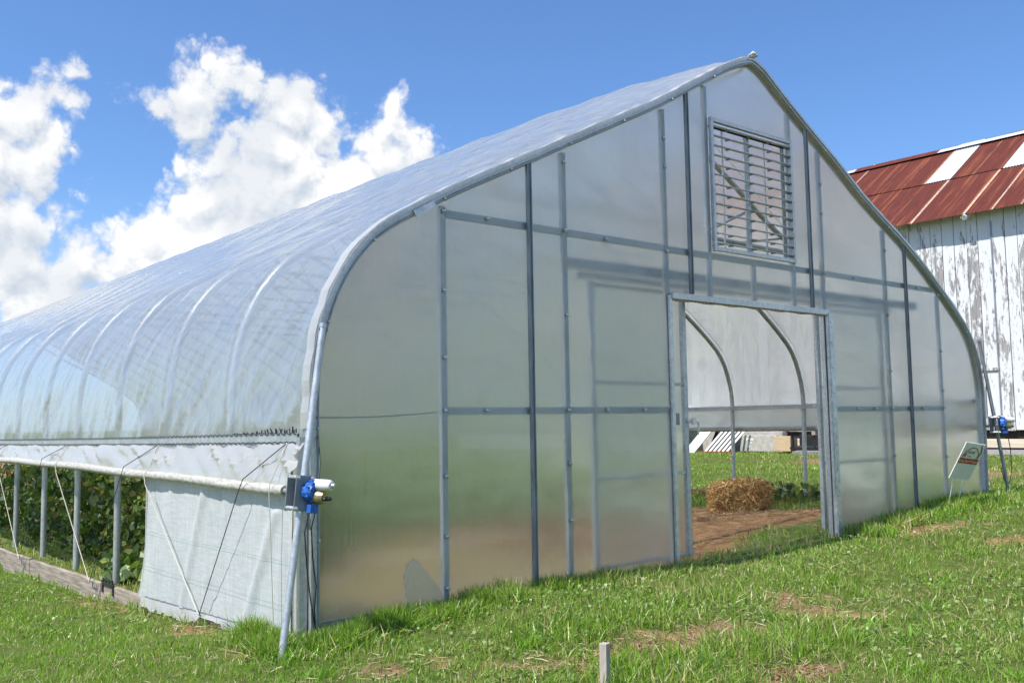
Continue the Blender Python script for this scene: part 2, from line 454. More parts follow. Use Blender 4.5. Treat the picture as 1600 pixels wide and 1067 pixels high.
def poly_mat(name='twinwall_polycarbonate', rough=.60, dirty=True):
    m, t, o = newmat(name)
    pos = N(t, 'ShaderNodeNewGeometry').outputs['Position']
    sep = N(t, 'ShaderNodeSeparateXYZ'); t.links.new(pos, sep.inputs[0])
    ribs = noise(t, 56, 2, .6, pos, (1, 0, .015))
    dirt = noise(t, 2.0, 6, .6, pos, (1, 1, .5))
    fine = noise(t, 140, 2, .5, pos)
    Rf = N(t, 'ShaderNodeBsdfRefraction'); Rf.inputs['IOR'].default_value = 1.16; Rf.inputs['Roughness'].default_value = rough
    setin(t, Rf.inputs[0], (.93, .95, .95, 1))
    wv = bumpn(t, noise(t, .9, 2, .5, pos, (1, 1, 1.6)), 1.0, .12); t.links.new(wv, Rf.inputs['Normal'])
    D = N(t, 'ShaderNodeBsdfDiffuse'); setin(t, D.inputs[0], (.74, .80, .84, 1))
    T = N(t, 'ShaderNodeBsdfTranslucent'); setin(t, T.inputs[0], (.88, .90, .84, 1))
    dt = N(t, 'ShaderNodeMixShader'); dt.inputs[0].default_value = .5; t.links.new(D.outputs[0], dt.inputs[1]); t.links.new(T.outputs[0], dt.inputs[2])
    a = N(t, 'ShaderNodeMixShader')
    low = MR(t, sep.outputs[2], .6, 1.0, .16, 0, True)      # soil splashed up the foot of the wall
    hz = M(t, 'ADD', M(t, 'MULTIPLY_ADD', M(t, 'SUBTRACT', ribs, .5), .62, .15), M(t, 'MULTIPLY', low, dirt), clamp=True)
    hz = M(t, 'ADD', hz, M(t, 'MULTIPLY', M(t, 'SUBTRACT', dirt, .5), .12), clamp=True)
    t.links.new(hz, a.inputs[0]); t.links.new(Rf.outputs[0], a.inputs[1]); t.links.new(dt.outputs[0], a.inputs[2])
    C = N(t, 'ShaderNodeBsdfTransparent'); setin(t, C.inputs[0], (.9, .93, .93, 1))
    b = N(t, 'ShaderNodeMixShader'); b.inputs[0].default_value = .05; t.links.new(a.outputs[0], b.inputs[1]); t.links.new(C.outputs[0], b.inputs[2])
    G = N(t, 'ShaderNodeBsdfGlossy'); G.inputs['Roughness'].default_value = .14; t.links.new(wv, G.inputs['Normal'])
    lw = N(t, 'ShaderNodeLayerWeight'); lw.inputs[0].default_value = .5
    fr = M(t, 'MULTIPLY_ADD', M(t, 'POWER', lw.outputs['Facing'], 4.0), .45, .03, clamp=True)
    c = N(t, 'ShaderNodeMixShader'); t.links.new(fr, c.inputs[0]); t.links.new(b.outputs[0], c.inputs[1]); t.links.new(G.outputs[0], c.inputs[2])
    t.links.new(c.outputs[0], o.inputs[0]); return m


MAT['poly'] = poly_mat()


def veg_mat(name, transl=.35, rough=.45, gloss=.05, vary=.0):
    m, t, o = newmat(name)
    at = N(t, 'ShaderNodeAttribute'); at.attribute_name = 'tint'
    col = at.outputs['Color']
    if vary:
        oi = N(t, 'ShaderNodeObjectInfo')
        hs = N(t, 'ShaderNodeHueSaturation'); t.links.new(col, hs.inputs['Color'])
        t.links.new(MR(t, oi.outputs['Random'], 0, 1, .5 - vary * .025, .5 + vary * .02), hs.inputs['Hue'])
        t.links.new(MR(t, oi.outputs['Random'], 0, 1, 1 + vary * .4, 1 - vary * .35), hs.inputs['Value'])
        col = hs.outputs[0]
    D = N(t, 'ShaderNodeBsdfDiffuse'); T = N(t, 'ShaderNodeBsdfTranslucent')
    t.links.new(col, D.inputs[0])
    t.links.new(MIXC(t, 1.0, col, (1.15, 1.25, .55), 'MULTIPLY'), T.inputs[0])
    a = N(t, 'ShaderNodeMixShader'); a.inputs[0].default_value = transl; t.links.new(D.outputs[0], a.inputs[1]); t.links.new(T.outputs[0], a.inputs[2])
    G = N(t, 'ShaderNodeBsdfGlossy'); G.inputs['Roughness'].default_value = rough
    c = N(t, 'ShaderNodeMixShader'); c.inputs[0].default_value = gloss; t.links.new(a.outputs[0], c.inputs[1]); t.links.new(G.outputs[0], c.inputs[2])
    t.links.new(c.outputs[0], o.inputs[0]); return m


MAT['grass'] = veg_mat('grass_blades', .38, .4, .05)
MAT['leaf'] = veg_mat('vine_leaf', .30, .45, .04, vary=1.0)
MAT['strawm'] = veg_mat('straw', .15, .5, .05)


def ground_mat():
    m, t, o = newmat('ground')
    at = N(t, 'ShaderNodeAttribute'); at.attribute_name = 'tint'
    pos = N(t, 'ShaderNodeNewGeometry').outputs['Position']
    n = noise(t, 9, 8, .65, pos); n2 = noise(t, 90, 4, .6, pos)
    col = MIXC(t, 1.0, at.outputs['Color'], MIXC(t, MR(t, n, .3, .7), (.62, .6, .58), (1.35, 1.3, 1.25)), 'MULTIPLY')
    col = MIXC(t, 1.0, col, MIXC(t, MR(t, n2, .3, .7), (.75, .75, .75), (1.2, 1.2, 1.2)), 'MULTIPLY')
    nm = bumpn(t, M(t, 'MULTIPLY_ADD', n2, .35, n), .55, .05)
    b = bsdf(t, col, .95, 0, .15, nm); t.links.new(b.outputs[0], o.inputs[0]); return m


MAT['ground'] = ground_mat()


def barn_board_mat():
    m, t, o = newmat('peeling_white_boards')
    pos = N(t, 'ShaderNodeNewGeometry').outputs['Position']
    sep = N(t, 'ShaderNodeSeparateXYZ'); t.links.new(pos, sep.inputs[0])
    oi = N(t, 'ShaderNodeObjectInfo')
    off = N(t, 'ShaderNodeCombineXYZ'); t.links.new(M(t, 'MULTIPLY', oi.outputs['Random'], 31.0), off.inputs[2])
    p = VM(t, 'ADD', pos, off.outputs[0])
    grain = noise(t, 30, 5, .65, p, (1, 1, .05))
    peel = noise(t, 5.5, 8, .70, p, (1, 1.3, .30), .4)
    peel2 = noise(t, 30, 5, .7, p, (1, 1.0, .28))
    hgt = MR(t, sep.outputs[2], 4.9, 5.9, 0, .10)
    v = M(t, 'ADD', M(t, 'MULTIPLY_ADD', peel2, .30, M(t, 'MULTIPLY', peel, .8)), hgt)
    v = M(t, 'ADD', v, MR(t, oi.outputs['Random'], 0, 1, -.065, .055))
    mask = MR(t, v, .505, .55, 0, 1)
    wood = MIXC(t, MR(t, grain, .3, .7), (.17, .16, .16), (.42, .40, .39))
    paint = MIXC(t, MR(t, grain, .3, .75), (.64, .645, .65), (.76, .76, .755))
    col = MIXC(t, mask, wood, paint)
    nm = bumpn(t, M(t, 'MULTIPLY_ADD', mask, .5, grain), .35, .012)
    b = bsdf(t, col, .75, 0, .25, nm); t.links.new(b.outputs[0], o.inputs[0]); return m


MAT['barn'] = barn_board_mat()


def roof_mat(kind):
    m, t, o = newmat('rusty_corrugated_iron' if kind == 'rust' else 'galvanised_roof_sheet')
    pos = N(t, 'ShaderNodeNewGeometry').outputs['Position']
    oi = N(t, 'ShaderNodeObjectInfo'); rnd = oi.outputs['Random']
    tc = N(t, 'ShaderNodeTexCoord'); sp = N(t, 'ShaderNodeSeparateXYZ'); t.links.new(tc.outputs['Object'], sp.inputs[0])
    off = N(t, 'ShaderNodeCombineXYZ'); t.links.new(M(t, 'MULTIPLY', rnd, 17.0), off.inputs[0])
    p = VM(t, 'ADD', pos, off.outputs[0])
    st = noise(t, 7, 6, .65, p, (.25, 3.0, .25)); fine = noise(t, 40, 4, .6, p)
    if kind == 'rust':
        base = MIXC(t, MR(t, st, .3, .7), (.078, .019, .014), (.150, .030, .017))
        base = MIXC(t, MR(t, fine, .62, .72, 0, .55), base, (.42, .15, .055))
        # the lap edge of each sheet keeps zinc and orange rust
        e = M(t, 'ABSOLUTE', M(t, 'SUBTRACT', sp.outputs[1], .06))
        edge = M(t, 'MULTIPLY', MR(t, e, .02, .08, 1, 0, True), M(t, 'MULTIPLY', MR(t, st, .40, .60, .1, 1.0), MR(t, rnd, .1, .8, .25, 1)))
        wide = noise(t, 3.0, 4, .6, p, (.12, 1.6, .12)); base = MIXC(t, MR(t, wide, .55, .70, 0, .6), base, (.30, .095, .04)); base = MIXC(t, MR(t, wide, .30, .42, .5, 0), base, (.055, .02, .018))
        base = MIXC(t, edge, base, (.36, .13, .055))
        zn = M(t, 'MULTIPLY', MR(t, e, .012, .035, 1, 0), MR(t, rnd, .35, .9, 0, 1))
        zn = M(t, 'MULTIPLY', zn, MR(t, fine, .38, .55, .2, 1))
        base = MIXC(t, zn, base, (.60, .50, .40))
        b = bsdf(t, base, .75, .0, .3, bumpn(t, fine, .2, .01))
    else:
        base = MIXC(t, MR(t, st, .35, .65), (.56, .60, .64), (.70, .73, .75))
        base = MIXC(t, MR(t, st, .58, .68, 0, .75), base, (.34, .18, .11))
        b = bsdf(t, base, .45, .25, .4)
    t.links.new(b.outputs[0], o.inputs[0]); return m


MAT['rust'] = roof_mat('rust'); MAT['zinc_roof'] = roof_mat('zinc')

# ------------------------------------------------------------------ ground height
GP = np.array([(0, .0, .62), (1, .0, .66), (1.9, 0, .67), (3.4, 0, .6), (4.6, 0, .6), (5.7, 0, .62), (6.4, 0, .72), (7.2, 0, .85), (8, 0, .86), (9, 0, .88), (9.6, 0, .81),
               (-.05, 1, .37), (-.05, 2.5, .32), (-.05, 5, .21), (-.05, 7.7, .14), (-.05, 14, .1), (-0.05, 25, 0), (-.05, 40, 0),
               (-3, 2, .3), (-3, 8, .1), (-3, -2, .35), (-1, -1, .45), (-.5, 0, .48), (-8, 0, .2), (-8, 10, 0), (-15, -10, .2), (-15, 20, 0),
               (-2.8, -5.3, .3), (0, -4, .38), (3, -4, .45), (6, -4, .6), (9, -4, .75), (13, -2, .92), (0, -1.5, .48), (3, -1.5, .52), (6, -1.5, .62), (9, -1.5, .8), (0, -12, .3), (12, -12, .7), (20, -8, 1.0),
               (1, 2, .5), (1, 5, .4), (1, 8, .3), (4.5, 1.5, .58), (4.5, 4, .55), (7.5, 2, .6), (7.5, 4, .6), (8.7, 3, .62), (8.5, 6, .6), (4, 10, .4), (8, 12, .45), (4, 22, .3), (8, 25, .3),
               (9.4, 3, .75), (9.5, 8, .62), (9.5, 14, .6), (13, 3, .9), (17.5, 2, 1.02), (17.5, 10, .97), (17.5, 14, .9), (13, 10, .8), (22, 3, 1.02), (25, 20, .9), (17, 25, .8), (10, 25, .5), (10, 45, .4), (40, 10, 1.0)])


def gh(x, y):
    x = np.asarray(x, float); y = np.asarray(y, float); sh = x.shape
    x = x.ravel(); y = y.ravel(); out = np.empty(len(x))
    for i in range(0, len(x), 20000):
        d2 = (x[i:i + 20000, None] - GP[:, 0]) ** 2 + (y[i:i + 20000, None] - GP[:, 1]) ** 2
        w = np.exp(-d2 / 1.6) + 1e-4 / (d2 + .5) ** 1.5
        out[i:i + 20000] = (w * GP[:, 2]).sum(1) / w.sum(1)
    return out.reshape(sh)


def g1(x, y): return float(gh(x, y))


# bare patches in the turf: x, y, radius x, radius y, turn
PATCH = [(3.0, -1.15, .35, .16, -.6), (2.9, -1.62, .42, .14, -.7), (1.75, -1.58, .62, .12, -.55), (1.2, -1.5, .3, .09, -.5),
         (.03, -.85, .2, .1, 0), (6.5, -.58, .55, .16, -.5), (5.97, -.1, .25, .12, 0), (1.64, -2.3, .3, .12, -.6), (.6, -1.42, .28, .1, -.5),
         (6.4, -1.43, .4, .15, -.7), (-.2, 1.2, .12, .5, 0), (-.2, 3.2, .08, .8, 0), (12.5, 1.6, .9, .5, 0), (15.2, 6.0, 1.2, .8, 0), (-.18, .1, .25, .2, 0)]


def bare(x, y):
    """0..1, how bare the soil is there"""
    b = np.zeros_like(x)
    wx = x + (fbm(x * 6, y * 6, 4) - .5) * .75; wy = y + (fbm(x * 6 + 40, y * 6 + 7, 4) - .5) * .55
    for px, py, rx, ry, a in PATCH:
        dx, dy = wx - px, wy - py; c, s = math.cos(a), math.sin(a)
        u = (dx * c + dy * s) / rx; v = (-dx * s + dy * c) / ry
        b = np.maximum(b, 1 - sstep(np.sqrt(u * u + v * v), .75, 1.25))
    inside = (x > 0.02) & (x < 9.1) & (y > .0)
    # earth floor of the greenhouse
    nn = (fbm(x * 1.3, y * 1.3, 4) - .5)
    fl = sstep(x + nn * .6 - np.clip(y - 2.5, 0, 2) * .8, .35, .8) * (1 - sstep(x + nn * .5, 7.55, 8.0)) * sstep(y + nn * .5 - np.clip((x - 3.9) * .38, 0, .75), -.02, .22)
    b = np.where(inside, np.maximum(b, fl), b)
    return b


def build_ground():
    xs = np.unique(np.concatenate([np.linspace(-900, -20, 12), np.arange(-20, -4, 1.0), np.arange(-4, 11, .06), np.arange(11, 26, .5), np.linspace(27, 900, 16)]))
    ys = np.unique(np.concatenate([np.linspace(-900, -12, 12), np.arange(-12, -4.5, 1.0), np.arange(-4.5, 10, .06), np.arange(10, 40, .6), np.linspace(42, 900, 16)]))
    X, Y = np.meshgrid(xs, ys); Z = gh(X, Y)
    near = (np.abs(X - 3.5) < 8) & (np.abs(Y - 3) < 8)
    Z = Z + near * ((fbm(X * 2.5, Y * 2.5, 3) - .5) * .035 + (fbm(X * 9, Y * 9, 2) - .5) * .012)
    b = bare(X, Y)
    Z = Z - .018 * b
    soilc = np.array([.30, .20, .115]); turf = np.array([.095, .130, .030]); strawc = np.array([.30, .21, .10])
    n = fbm(X * 1.7, Y * 1.7, 4)[..., None]
    bb = b[..., None]
    soil = soilc * (.85 + .5 * (n - .5)); soil = soil * (1 - sstep(n, .5, .65) * .5) + strawc * sstep(n, .5, .65) * .5
    inside = ((X > 0.02) & (X < 9.1) & (Y > 0))[..., None]
    soil = np.where(inside, np.where((X > 3.4)[..., None], soil * (.80 + .55 * fbm(X * 7, Y * 7, 4)[..., None]) * np.array([1.0, .86, .80]), soil * np.array([1.18, 1.38, 1.1])), soil)
    turf = turf + 0 * X[..., None]; turf = np.where(inside & ((Y > 4.4) & (X > 1.9))[..., None], np.array([.29, .37, .04]), turf); turf = np.where(inside & ((Y < 4.4) | (X < 1.9))[..., None], np.array([.12, .15, .05]), turf)
    col = turf * (1 - bb) + soil * bb
    ny, nx = X.shape
    idx = np.arange(nx * ny).reshape(ny, nx)
    q = np.stack([idx[:-1, :-1], idx[:-1, 1:], idx[1:, 1:], idx[1:, :-1]], -1).reshape(-1, 4)
    o = mesh_np('ground', np.stack([X, Y, Z], -1).reshape(-1, 3), q, 4, MAT['ground'], smooth=True, tint=col.reshape(-1, 3))
    tag(o, kind='structure')


build_ground()

# ------------------------------------------------------------------ greenhouse profile
LEFT = [(.045, .45), (.045, 1.29), (.04, 1.68), (.044, 2.066), (.074, 2.302), (.113, 2.462), (.171, 2.626), (.248, 2.774), (.341, 2.905), (.459, 3.035), (.581, 3.129), (.742, 3.231),
        (1.102, 3.427), (1.444, 3.598), (1.829, 3.784), (2.204, 3.973), (2.703, 4.216), (3.357, 4.542), (3.945, 4.87), (4.324, 5.075), (4.60, 5.185)]
RIGHT = [(4.60, 5.185), (4.80, 5.125), (5.115, 4.935), (5.533, 4.695), (5.974, 4.455), (6.559, 4.109), (7.324, 3.739), (7.869, 3.428), (8.441, 3.045), (8.808, 2.72), (9.003, 2.263),
         (9.022, 1.877), (9.01, 1.418), (8.99, .70)]


def catmull(pts, n):
    P = [np.array(p, float) for p in pts]; P = [2 * P[0] - P[1]] + P + [2 * P[-1] - P[-2]]; out = []
    for i in range(1, len(P) - 2):
        for k in range(n):
            t = k / n
            out.append(.5 * ((2 * P[i]) + (-P[i - 1] + P[i + 1]) * t + (2 * P[i - 1] - 5 * P[i] + 4 * P[i + 1] - P[i + 2]) * t * t + (-P[i - 1] + 3 * P[i] - 3 * P[i + 1] + P[i + 2]) * t ** 3))
    out.append(P[-2]); return np.array(out)


def resample(P, n):
    s = np.concatenate([[0], np.cumsum(np.linalg.norm(np.diff(P, axis=0), axis=1))])
    t = np.linspace(0, s[-1], n); return np.stack([np.interp(t, s, P[:, 0]), np.interp(t, s, P[:, 1])], 1), s[-1]


ARCH = np.concatenate([catmull(LEFT, 5)[:-1], catmull(RIGHT, 5)])
ARCH_S, ARCH_LEN = resample(ARCH, 161)


def arch_top(x):
    """height of the arch above x (upper branch)"""
    m = ARCH[:, 1] > 1.95
    return float(np.interp(x, ARCH[m][:, 0], ARCH[m][:, 1]))


def arch_normals(P):
    t = np.gradient(P, axis=0); t /= np.linalg.norm(t, axis=1)[:, None]
    return np.stack([-t[:, 1], t[:, 0]], 1)       # outward for left-to-right travel


HIP_L, HIP_R = 1.715, 1.975
LEN = 29.26
BAY = 1.2192
gr = empty('greenhouse', (4.57, 0, .62))
tag(gr, 'long plastic-covered greenhouse with a polycarbonate end wall and open doorway on the grass', 'greenhouse')


def film():
    m = (ARCH[:, 1] >= HIP_L - .01) | (ARCH[:, 0] > 4)
    P = ARCH[m]
    P = P[(P[:, 0] < 4) | (P[:, 1] >= HIP_R - .01)]
    P, L = resample(P, 200)
    nm = arch_normals(P)
    ys = np.concatenate([np.arange(-.034, 6.6, .018), np.arange(6.6, 12.2, .035), np.arange(12.2, LEN + .01, .12)])
    s = np.linspace(0, 1, len(P)) * L
    S, Yg = np.meshgrid(s, ys)                 # rows y
    h = np.interp(S, s, P[:, 1])               # height of the profile there
    left = S < L * .5
    sl = np.where(left, S, L - S)              # distance from the hip along the film
    upper = sstep(sl, 1.2, 3.0)
    d = np.full_like(S, .012)
    bay = (Yg / BAY) % 1.0
    # film drawn tight over the hoops, slack between
    d -= .034 * (1 - (2 * bay - 1) ** 2) ** .7 * (1 - .55 * upper) * (sl > 0) * np.clip(sl / .3, 0, 1)
    # ballooning film behind the end arch
    d += .16 * sstep(sl, 2.2, 4.2) * (1 - np.exp(-np.clip(Yg, 0, None) / 1.1))
    # long tension folds running with the house, drawn towards the end arch
    front = np.exp(-np.clip(Yg, 0, None) / 2.2)
    q = S * 1.0 + Yg * (.10 + .12 * front) + .25 * (vnoise(S * .6, Yg * .35) - .5)
    r1 = 1 - np.abs(2 * vnoise(q * 9, Yg * .55 + 3) - 1)
    r2 = 1 - np.abs(2 * vnoise(q * 22 + 5, Yg * 1.1) - 1)
    d += np.where(left, 1, .35) * (.019 * r1 ** 3 + .009 * r2 ** 2) * (.35 + .65 * upper) * (.45 + .9 * front)
    # slanting folds that gather on the hip in each bay
    w = np.exp(-sl / .55)
    q2 = sl * .85 + Yg * 1.05 + .3 * (vnoise(sl * 1.4, Yg * .9 + 20) - .5)
    r3 = 1 - np.abs(2 * vnoise(q2 * 6.5, (Yg - sl) * .9) - 1)
    r4 = 1 - np.abs(2 * vnoise(q2 * 15 + 9, (Yg - sl) * 1.3) - 1)
    env = np.clip(.9 - sl / 2.6, 0, 1)
    d += (.032 * r3 ** 3 + .009 * r4 ** 3) * env * np.where(left, 1, .3) * np.clip(sl / .08, 0, 1)
    # short upright gathers just above the hip near each hoop
    r5 = 1 - np.abs(2 * vnoise(Yg * 17 + sl * 4, sl * 1.5) - 1)
    d += np.where(left, 1, .2) * .006 * r5 ** 2 * np.exp(-sl / .35)
    hoopw = np.sqrt(np.clip(1 - (np.minimum(bay, 1 - bay) * BAY / .045) ** 2, 0, 1))
    d = d * (1 - .55 * hoopw) + .55 * hoopw * .026 + .16 * .55 * hoopw * sstep(sl, 2.2, 4.2) * (1 - np.exp(-np.clip(Yg, 0, None) / 1.1))
    d = np.where(Yg < .0, .006, d * np.clip(.25 + Yg * 6, 0, 1))
    d = np.maximum(d, .003 - .045 * (1 - hoopw) * (Yg > .06))
    X = np.interp(S, s, P[:, 0]) + np.interp(S, s, nm[:, 0]) * d
    Z = np.interp(S, s, P[:, 1]) + np.interp(S, s, nm[:, 1]) * d
    hz_ = np.where(left, 1.742 - .012 * Yg + np.where(Yg < 12, .0005 * Yg * Yg, .072), 1.985 - .002 * Yg) - .01
    Z = Z + (hz_ - np.where(left, P[0, 1], P[-1, 1])) * np.clip(1 - sl / .35, 0, 1)
    ny, nx = S.shape
    idx = np.arange(nx * ny).reshape(ny, nx)
    f = np.stack([idx[:-1, :-1], idx[:-1, 1:], idx[1:, 1:], idx[1:, :-1]], -1).reshape(-1, 4)
    mesh_np('roof_film', np.stack([X, Yg, Z], -1).reshape(-1, 3), f, 4, MAT['film'], gr, smooth=True)


film()


def hoops():
    P, L = resample(ARCH, 90); nm = arch_normals(P)
    C = P - nm * .036
    first = None
    for k in range(0, 25):
        y = max(k * BAY, .045)
        if first is None or k == 1:
            mb = MB(); mb.tube([(p[0], 0, p[1]) for p in C], .030, 12)
            o = mb.build('hoop', MAT['hoop'], gr, smooth=True); first = o
        else:
            o = first.copy(); COL.objects.link(o); o.parent = gr
        o.location = (0, y, 0)
    # truss in each of the first bays: collar tie and braces, clamped to the hoop
    src = None
    for k in range(1, 12):
        y = k * BAY
        if src is None:
            src = []
            t = MB().tube([(2.25, 0, 3.82), (6.95, 0, 3.76)], .024, 8).build('collar_tie', MAT['hoop'], gr, True); src.append(t)
            for a, b in (((3.6, 0, 3.80), (4.35, 0, 4.98)), ((5.52, 0, 3.80), (4.85, 0, 4.98)), ((5.5, 0, 3.86), (6.3, 0, 4.20)), ((3.7, 0, 3.86), (2.9, 0, 4.24))):
                src.append(MB().tube([a, b], .015, 8).build('truss_brace', MAT['galv'], gr, True))
            for o in src: o.location = (0, y, 0)
        else:
            for s_ in src:
                o = s_.copy(); COL.objects.link(o); o.parent = gr; o.location = (0, y, 0)
    # ridge purlin and side purlins
    MB().tube([(4.6, .1, 5.10), (4.6, LEN, 5.10)], .02, 8).build('ridge_purlin', MAT['hoop'], gr, True)
    for a, b in (((7.62, 3.68, 3.50), (6.9, 2.5, 3.86)), ((7.62, 3.60, 3.50), (6.8, 4.8, 3.92)), ((1.55, 2.46, 3.58), (2.3, 1.25, 3.95)), ((5.55, 1.3, 3.84), (6.9, 2.4, 3.95)),
                 ((6.9, 1.25, 3.93), (5.5, 2.44, 3.78))):
        MB().tube([a, b], .014, 8).build('wind_brace', MAT['galv'], gr, True)
    mb = MB().box((7.60, 3.64, 3.50), (.10, .03, .07)).box((7.57, 3.62, 3.44), (.03, .05, .05)); mb.tube([(7.52, 3.58, 3.46), (7.66, 3.70, 3.50)], .012, 6)
    mb.build('pipe_clamp', MAT['galv_dark'], gr)
    # hip rails inside both sides
    MB().bar((.10, .1, 1.70), (.10, LEN, 1.66), .04, .045).build('hip_rail', MAT['galv'], gr)
    MB().bar((8.955, .1, 1.975), (8.955, LEN, 1.93), .04, .05).build('hip_rail', MAT['galv'], gr)


hoops()

# ------------------------------------------------------------------ end wall: polycarbonate sheets
X1, X2, X3, X4 = 1.063, 1.829, 2.207, 3.378
Wd = 9.085
HEAD, LO, LT = 2.865, 3.29, 4.50
LX0, LX1 = 3.975, 5.215


def panel(x0, x1, zb, zt, nx=None, name='polycarbonate_sheet', mat='poly', y=0.0, parent=None):
    """zb/zt: number or function of x"""
    nx = nx or max(2, int((x1 - x0) / .08)); xs = np.linspace(x0, x1, nx + 1)
    vs = []; fs = []
    for i, x in enumerate(xs):
        a = zb(x) if callable(zb) else zb; b = zt(x) if callable(zt) else zt
        vs += [(x, y, a), (x, y, b)]
        if i: fs.append((2 * i - 2, 2 * i, 2 * i + 1, 2 * i - 1))
    return MB().add(vs, fs).build(name, MAT[mat], parent or gr)


bot = lambda x: .50
def top(x): return arch_top(x) - .01
# left corner sheet follows the arch down
lp = [(p[0] + .004, p[1]) for p in ARCH if p[0] < 1.829 and p[1] > .5]
vs = [(.049, 0, .5)] + [(x, 0, z) for x, z in lp] + [(1.829, 0, top(1.829)), (1.829, 0, .5)]
MB().add(vs, [tuple(range(len(vs)))[::-1]]).build('polycarbonate_sheet', MAT['poly'], gr)
panel(1.829, 3.36, bot, top)
panel(3.36, 3.658, HEAD, top, 4)
panel(3.658, LX0, HEAD, top, 4)
panel(LX0, LX1, LT, top)
panel(LX0, LX1, HEAD, LO)
panel(LX1, 5.486, HEAD, top, 4)
panel(5.486, 5.76, HEAD, top, 4)
panel(5.76, 7.315, bot, top)
rp = [(p[0] - .004, p[1]) for p in ARCH if p[0] > 7.315 and p[1] > .5]
vs = [(7.315, 0, .5), (7.315, 0, top(7.315))] + [(x, 0, z) for x, z in rp] + [(8.99, 0, .5)]
MB().add(vs, [tuple(range(len(vs)))[::-1]]).build('polycarbonate_sheet', MAT['poly'], gr)


def stud(x, z0, z1, lean=0.0):
    o = MB().box((x, .034, (z0 + z1) / 2), (.045, .045, z1 - z0)).build('stud', MAT['galv'], gr)
    return o


for x in (X1, X3, X4, 9.085 - X4 + .03, 9.144 - X3, 9.144 - X1):
    stud(x, .5, arch_top(x) - .10)
stud(LX0 - .02, HEAD + .02, arch_top(LX0) - .1); stud(LX1 + .02, HEAD + .02, arch_top(LX1) - .1)
stud(4.6, HEAD + .03, LO - .03)
# girts
def girt(x0, x1, z, z2=None, hh=.052):
    z2 = z if z2 is None else z2
    MB().bar((x0, .028, z), (x1, .028, z2), .03, hh).build('girt', MAT['galv'], gr)
girt(X1 + .03, X3 - .03, 1.897); girt(X3 + .03, X4 - .03, 1.897)
girt(5.80, 9.144 - X3 - .03, 1.897); girt(9.144 - X3 + .03, 9.144 - X1 - .03, 1.897)
girt(X1 + .03, X3 - .03, 3.257); girt(X3 + .03, X4 - .03, 3.257); girt(X4 + .03, 9.085 - X4 + .0, 3.25); girt(9.085 - X4 + .06, 9.144 - X3 - .03, 3.25); girt(9.144 - X3 + .03, 9.144 - X1 - .03, 3.25)
# header track behind the sheets
MB().box((5.05, .20, 3.06), (5.5, .04, .085)).build('door_track', MAT['galv'], gr)
MB().box((4.9, .25, 2.98), (4.8, .03, .05)).build('track_rail', MAT['galv'], gr)


# dark joint strips outside
def hchannel(x, z0, z1):
    mb = MB(); mb.box((x, -.012, (z0 + z1) / 2), (.042, .016, z1 - z0)); mb.box((x - .017, -.024, (z0 + z1) / 2), (.008, .008, z1 - z0)); mb.box((x + .017, -.024, (z0 + z1) / 2), (.008, .008, z1 - z0))
    mb.build('joint_strip', MAT['galv_dark'], gr)
hchannel(X2, .55, arch_top(X2) - .03); hchannel(3.66, HEAD + .02, arch_top(3.66) - .03)
hchannel(5.485, HEAD + .02, arch_top(5.485) - .03); hchannel(7.315, .8, arch_top(7.315) - .03)

# bolts with washers, one part per run of them
def bolts(pts, name='bolt'):
    mb = None
    for x, z in pts:
        mb = MB(); mb.tube([(x, -.002, z), (x, -.006, z), (x, -.010, z), (x, -.018, z)], [.016, .017, .010, .006], 10)
        mb.build(name, MAT['galv_bright'], gr, True)
bolts([(X1, 3.27), (X1, 2.72), (X1, 2.26), (X1, 1.90), (X1, 1.46), (X1, 1.06), (X1, .72)])
bolts([(X3, 3.80), (X3, 3.27), (X3, 2.62), (X3, 1.90), (X3, 1.50), (X3, 1.08)])
bolts([(X4, 4.2), (X4, 3.95), (X4, 3.23), (X4, 1.90), (X4, .66), (X4 - .5, .655), (1.42, 1.90), (2.62, 1.90), (3.05, 1.90), (1.45, 3.265), (2.65, 3.25), (1.829, 3.25), (1.829, 1.9)])
xr3, xr4, xr1 = 9.144 - X3, 9.115 - X4, 9.144 - X1
bolts([(xr3, 3.6), (xr3, 3.25), (xr3, 2.9), (xr3, 2.3), (xr3, 1.9), (xr3, 1.4), (xr4, 4.15), (xr4, 3.85), (xr4, 3.25), (xr1, 3.2), (xr1, 2.55), (xr1, 2.1), (xr1, 1.9), (xr1, 1.35), (6.3, 3.25), (7.6, 3.25), (6.25, 1.9), (6.6, 1.9), (7.6, 1.9), (7.315, 3.25), (8.4, .92)])

# foot rail along the base of the wall
MB().bar((.06, -.012, .60), (1.9, -.012, .62), .02, .07).build('foot_rail', MAT['galv_dark'], gr)
MB().bar((1.9, -.012, .62), (3.37, -.012, .585), .02, .09).build('foot_rail', MAT['galv_dark'], gr)
MB().bar((5.85, -.012, .60), (8.98, -.012, .82), .02, .06).build('foot_rail', MAT['galv_dark'], gr)

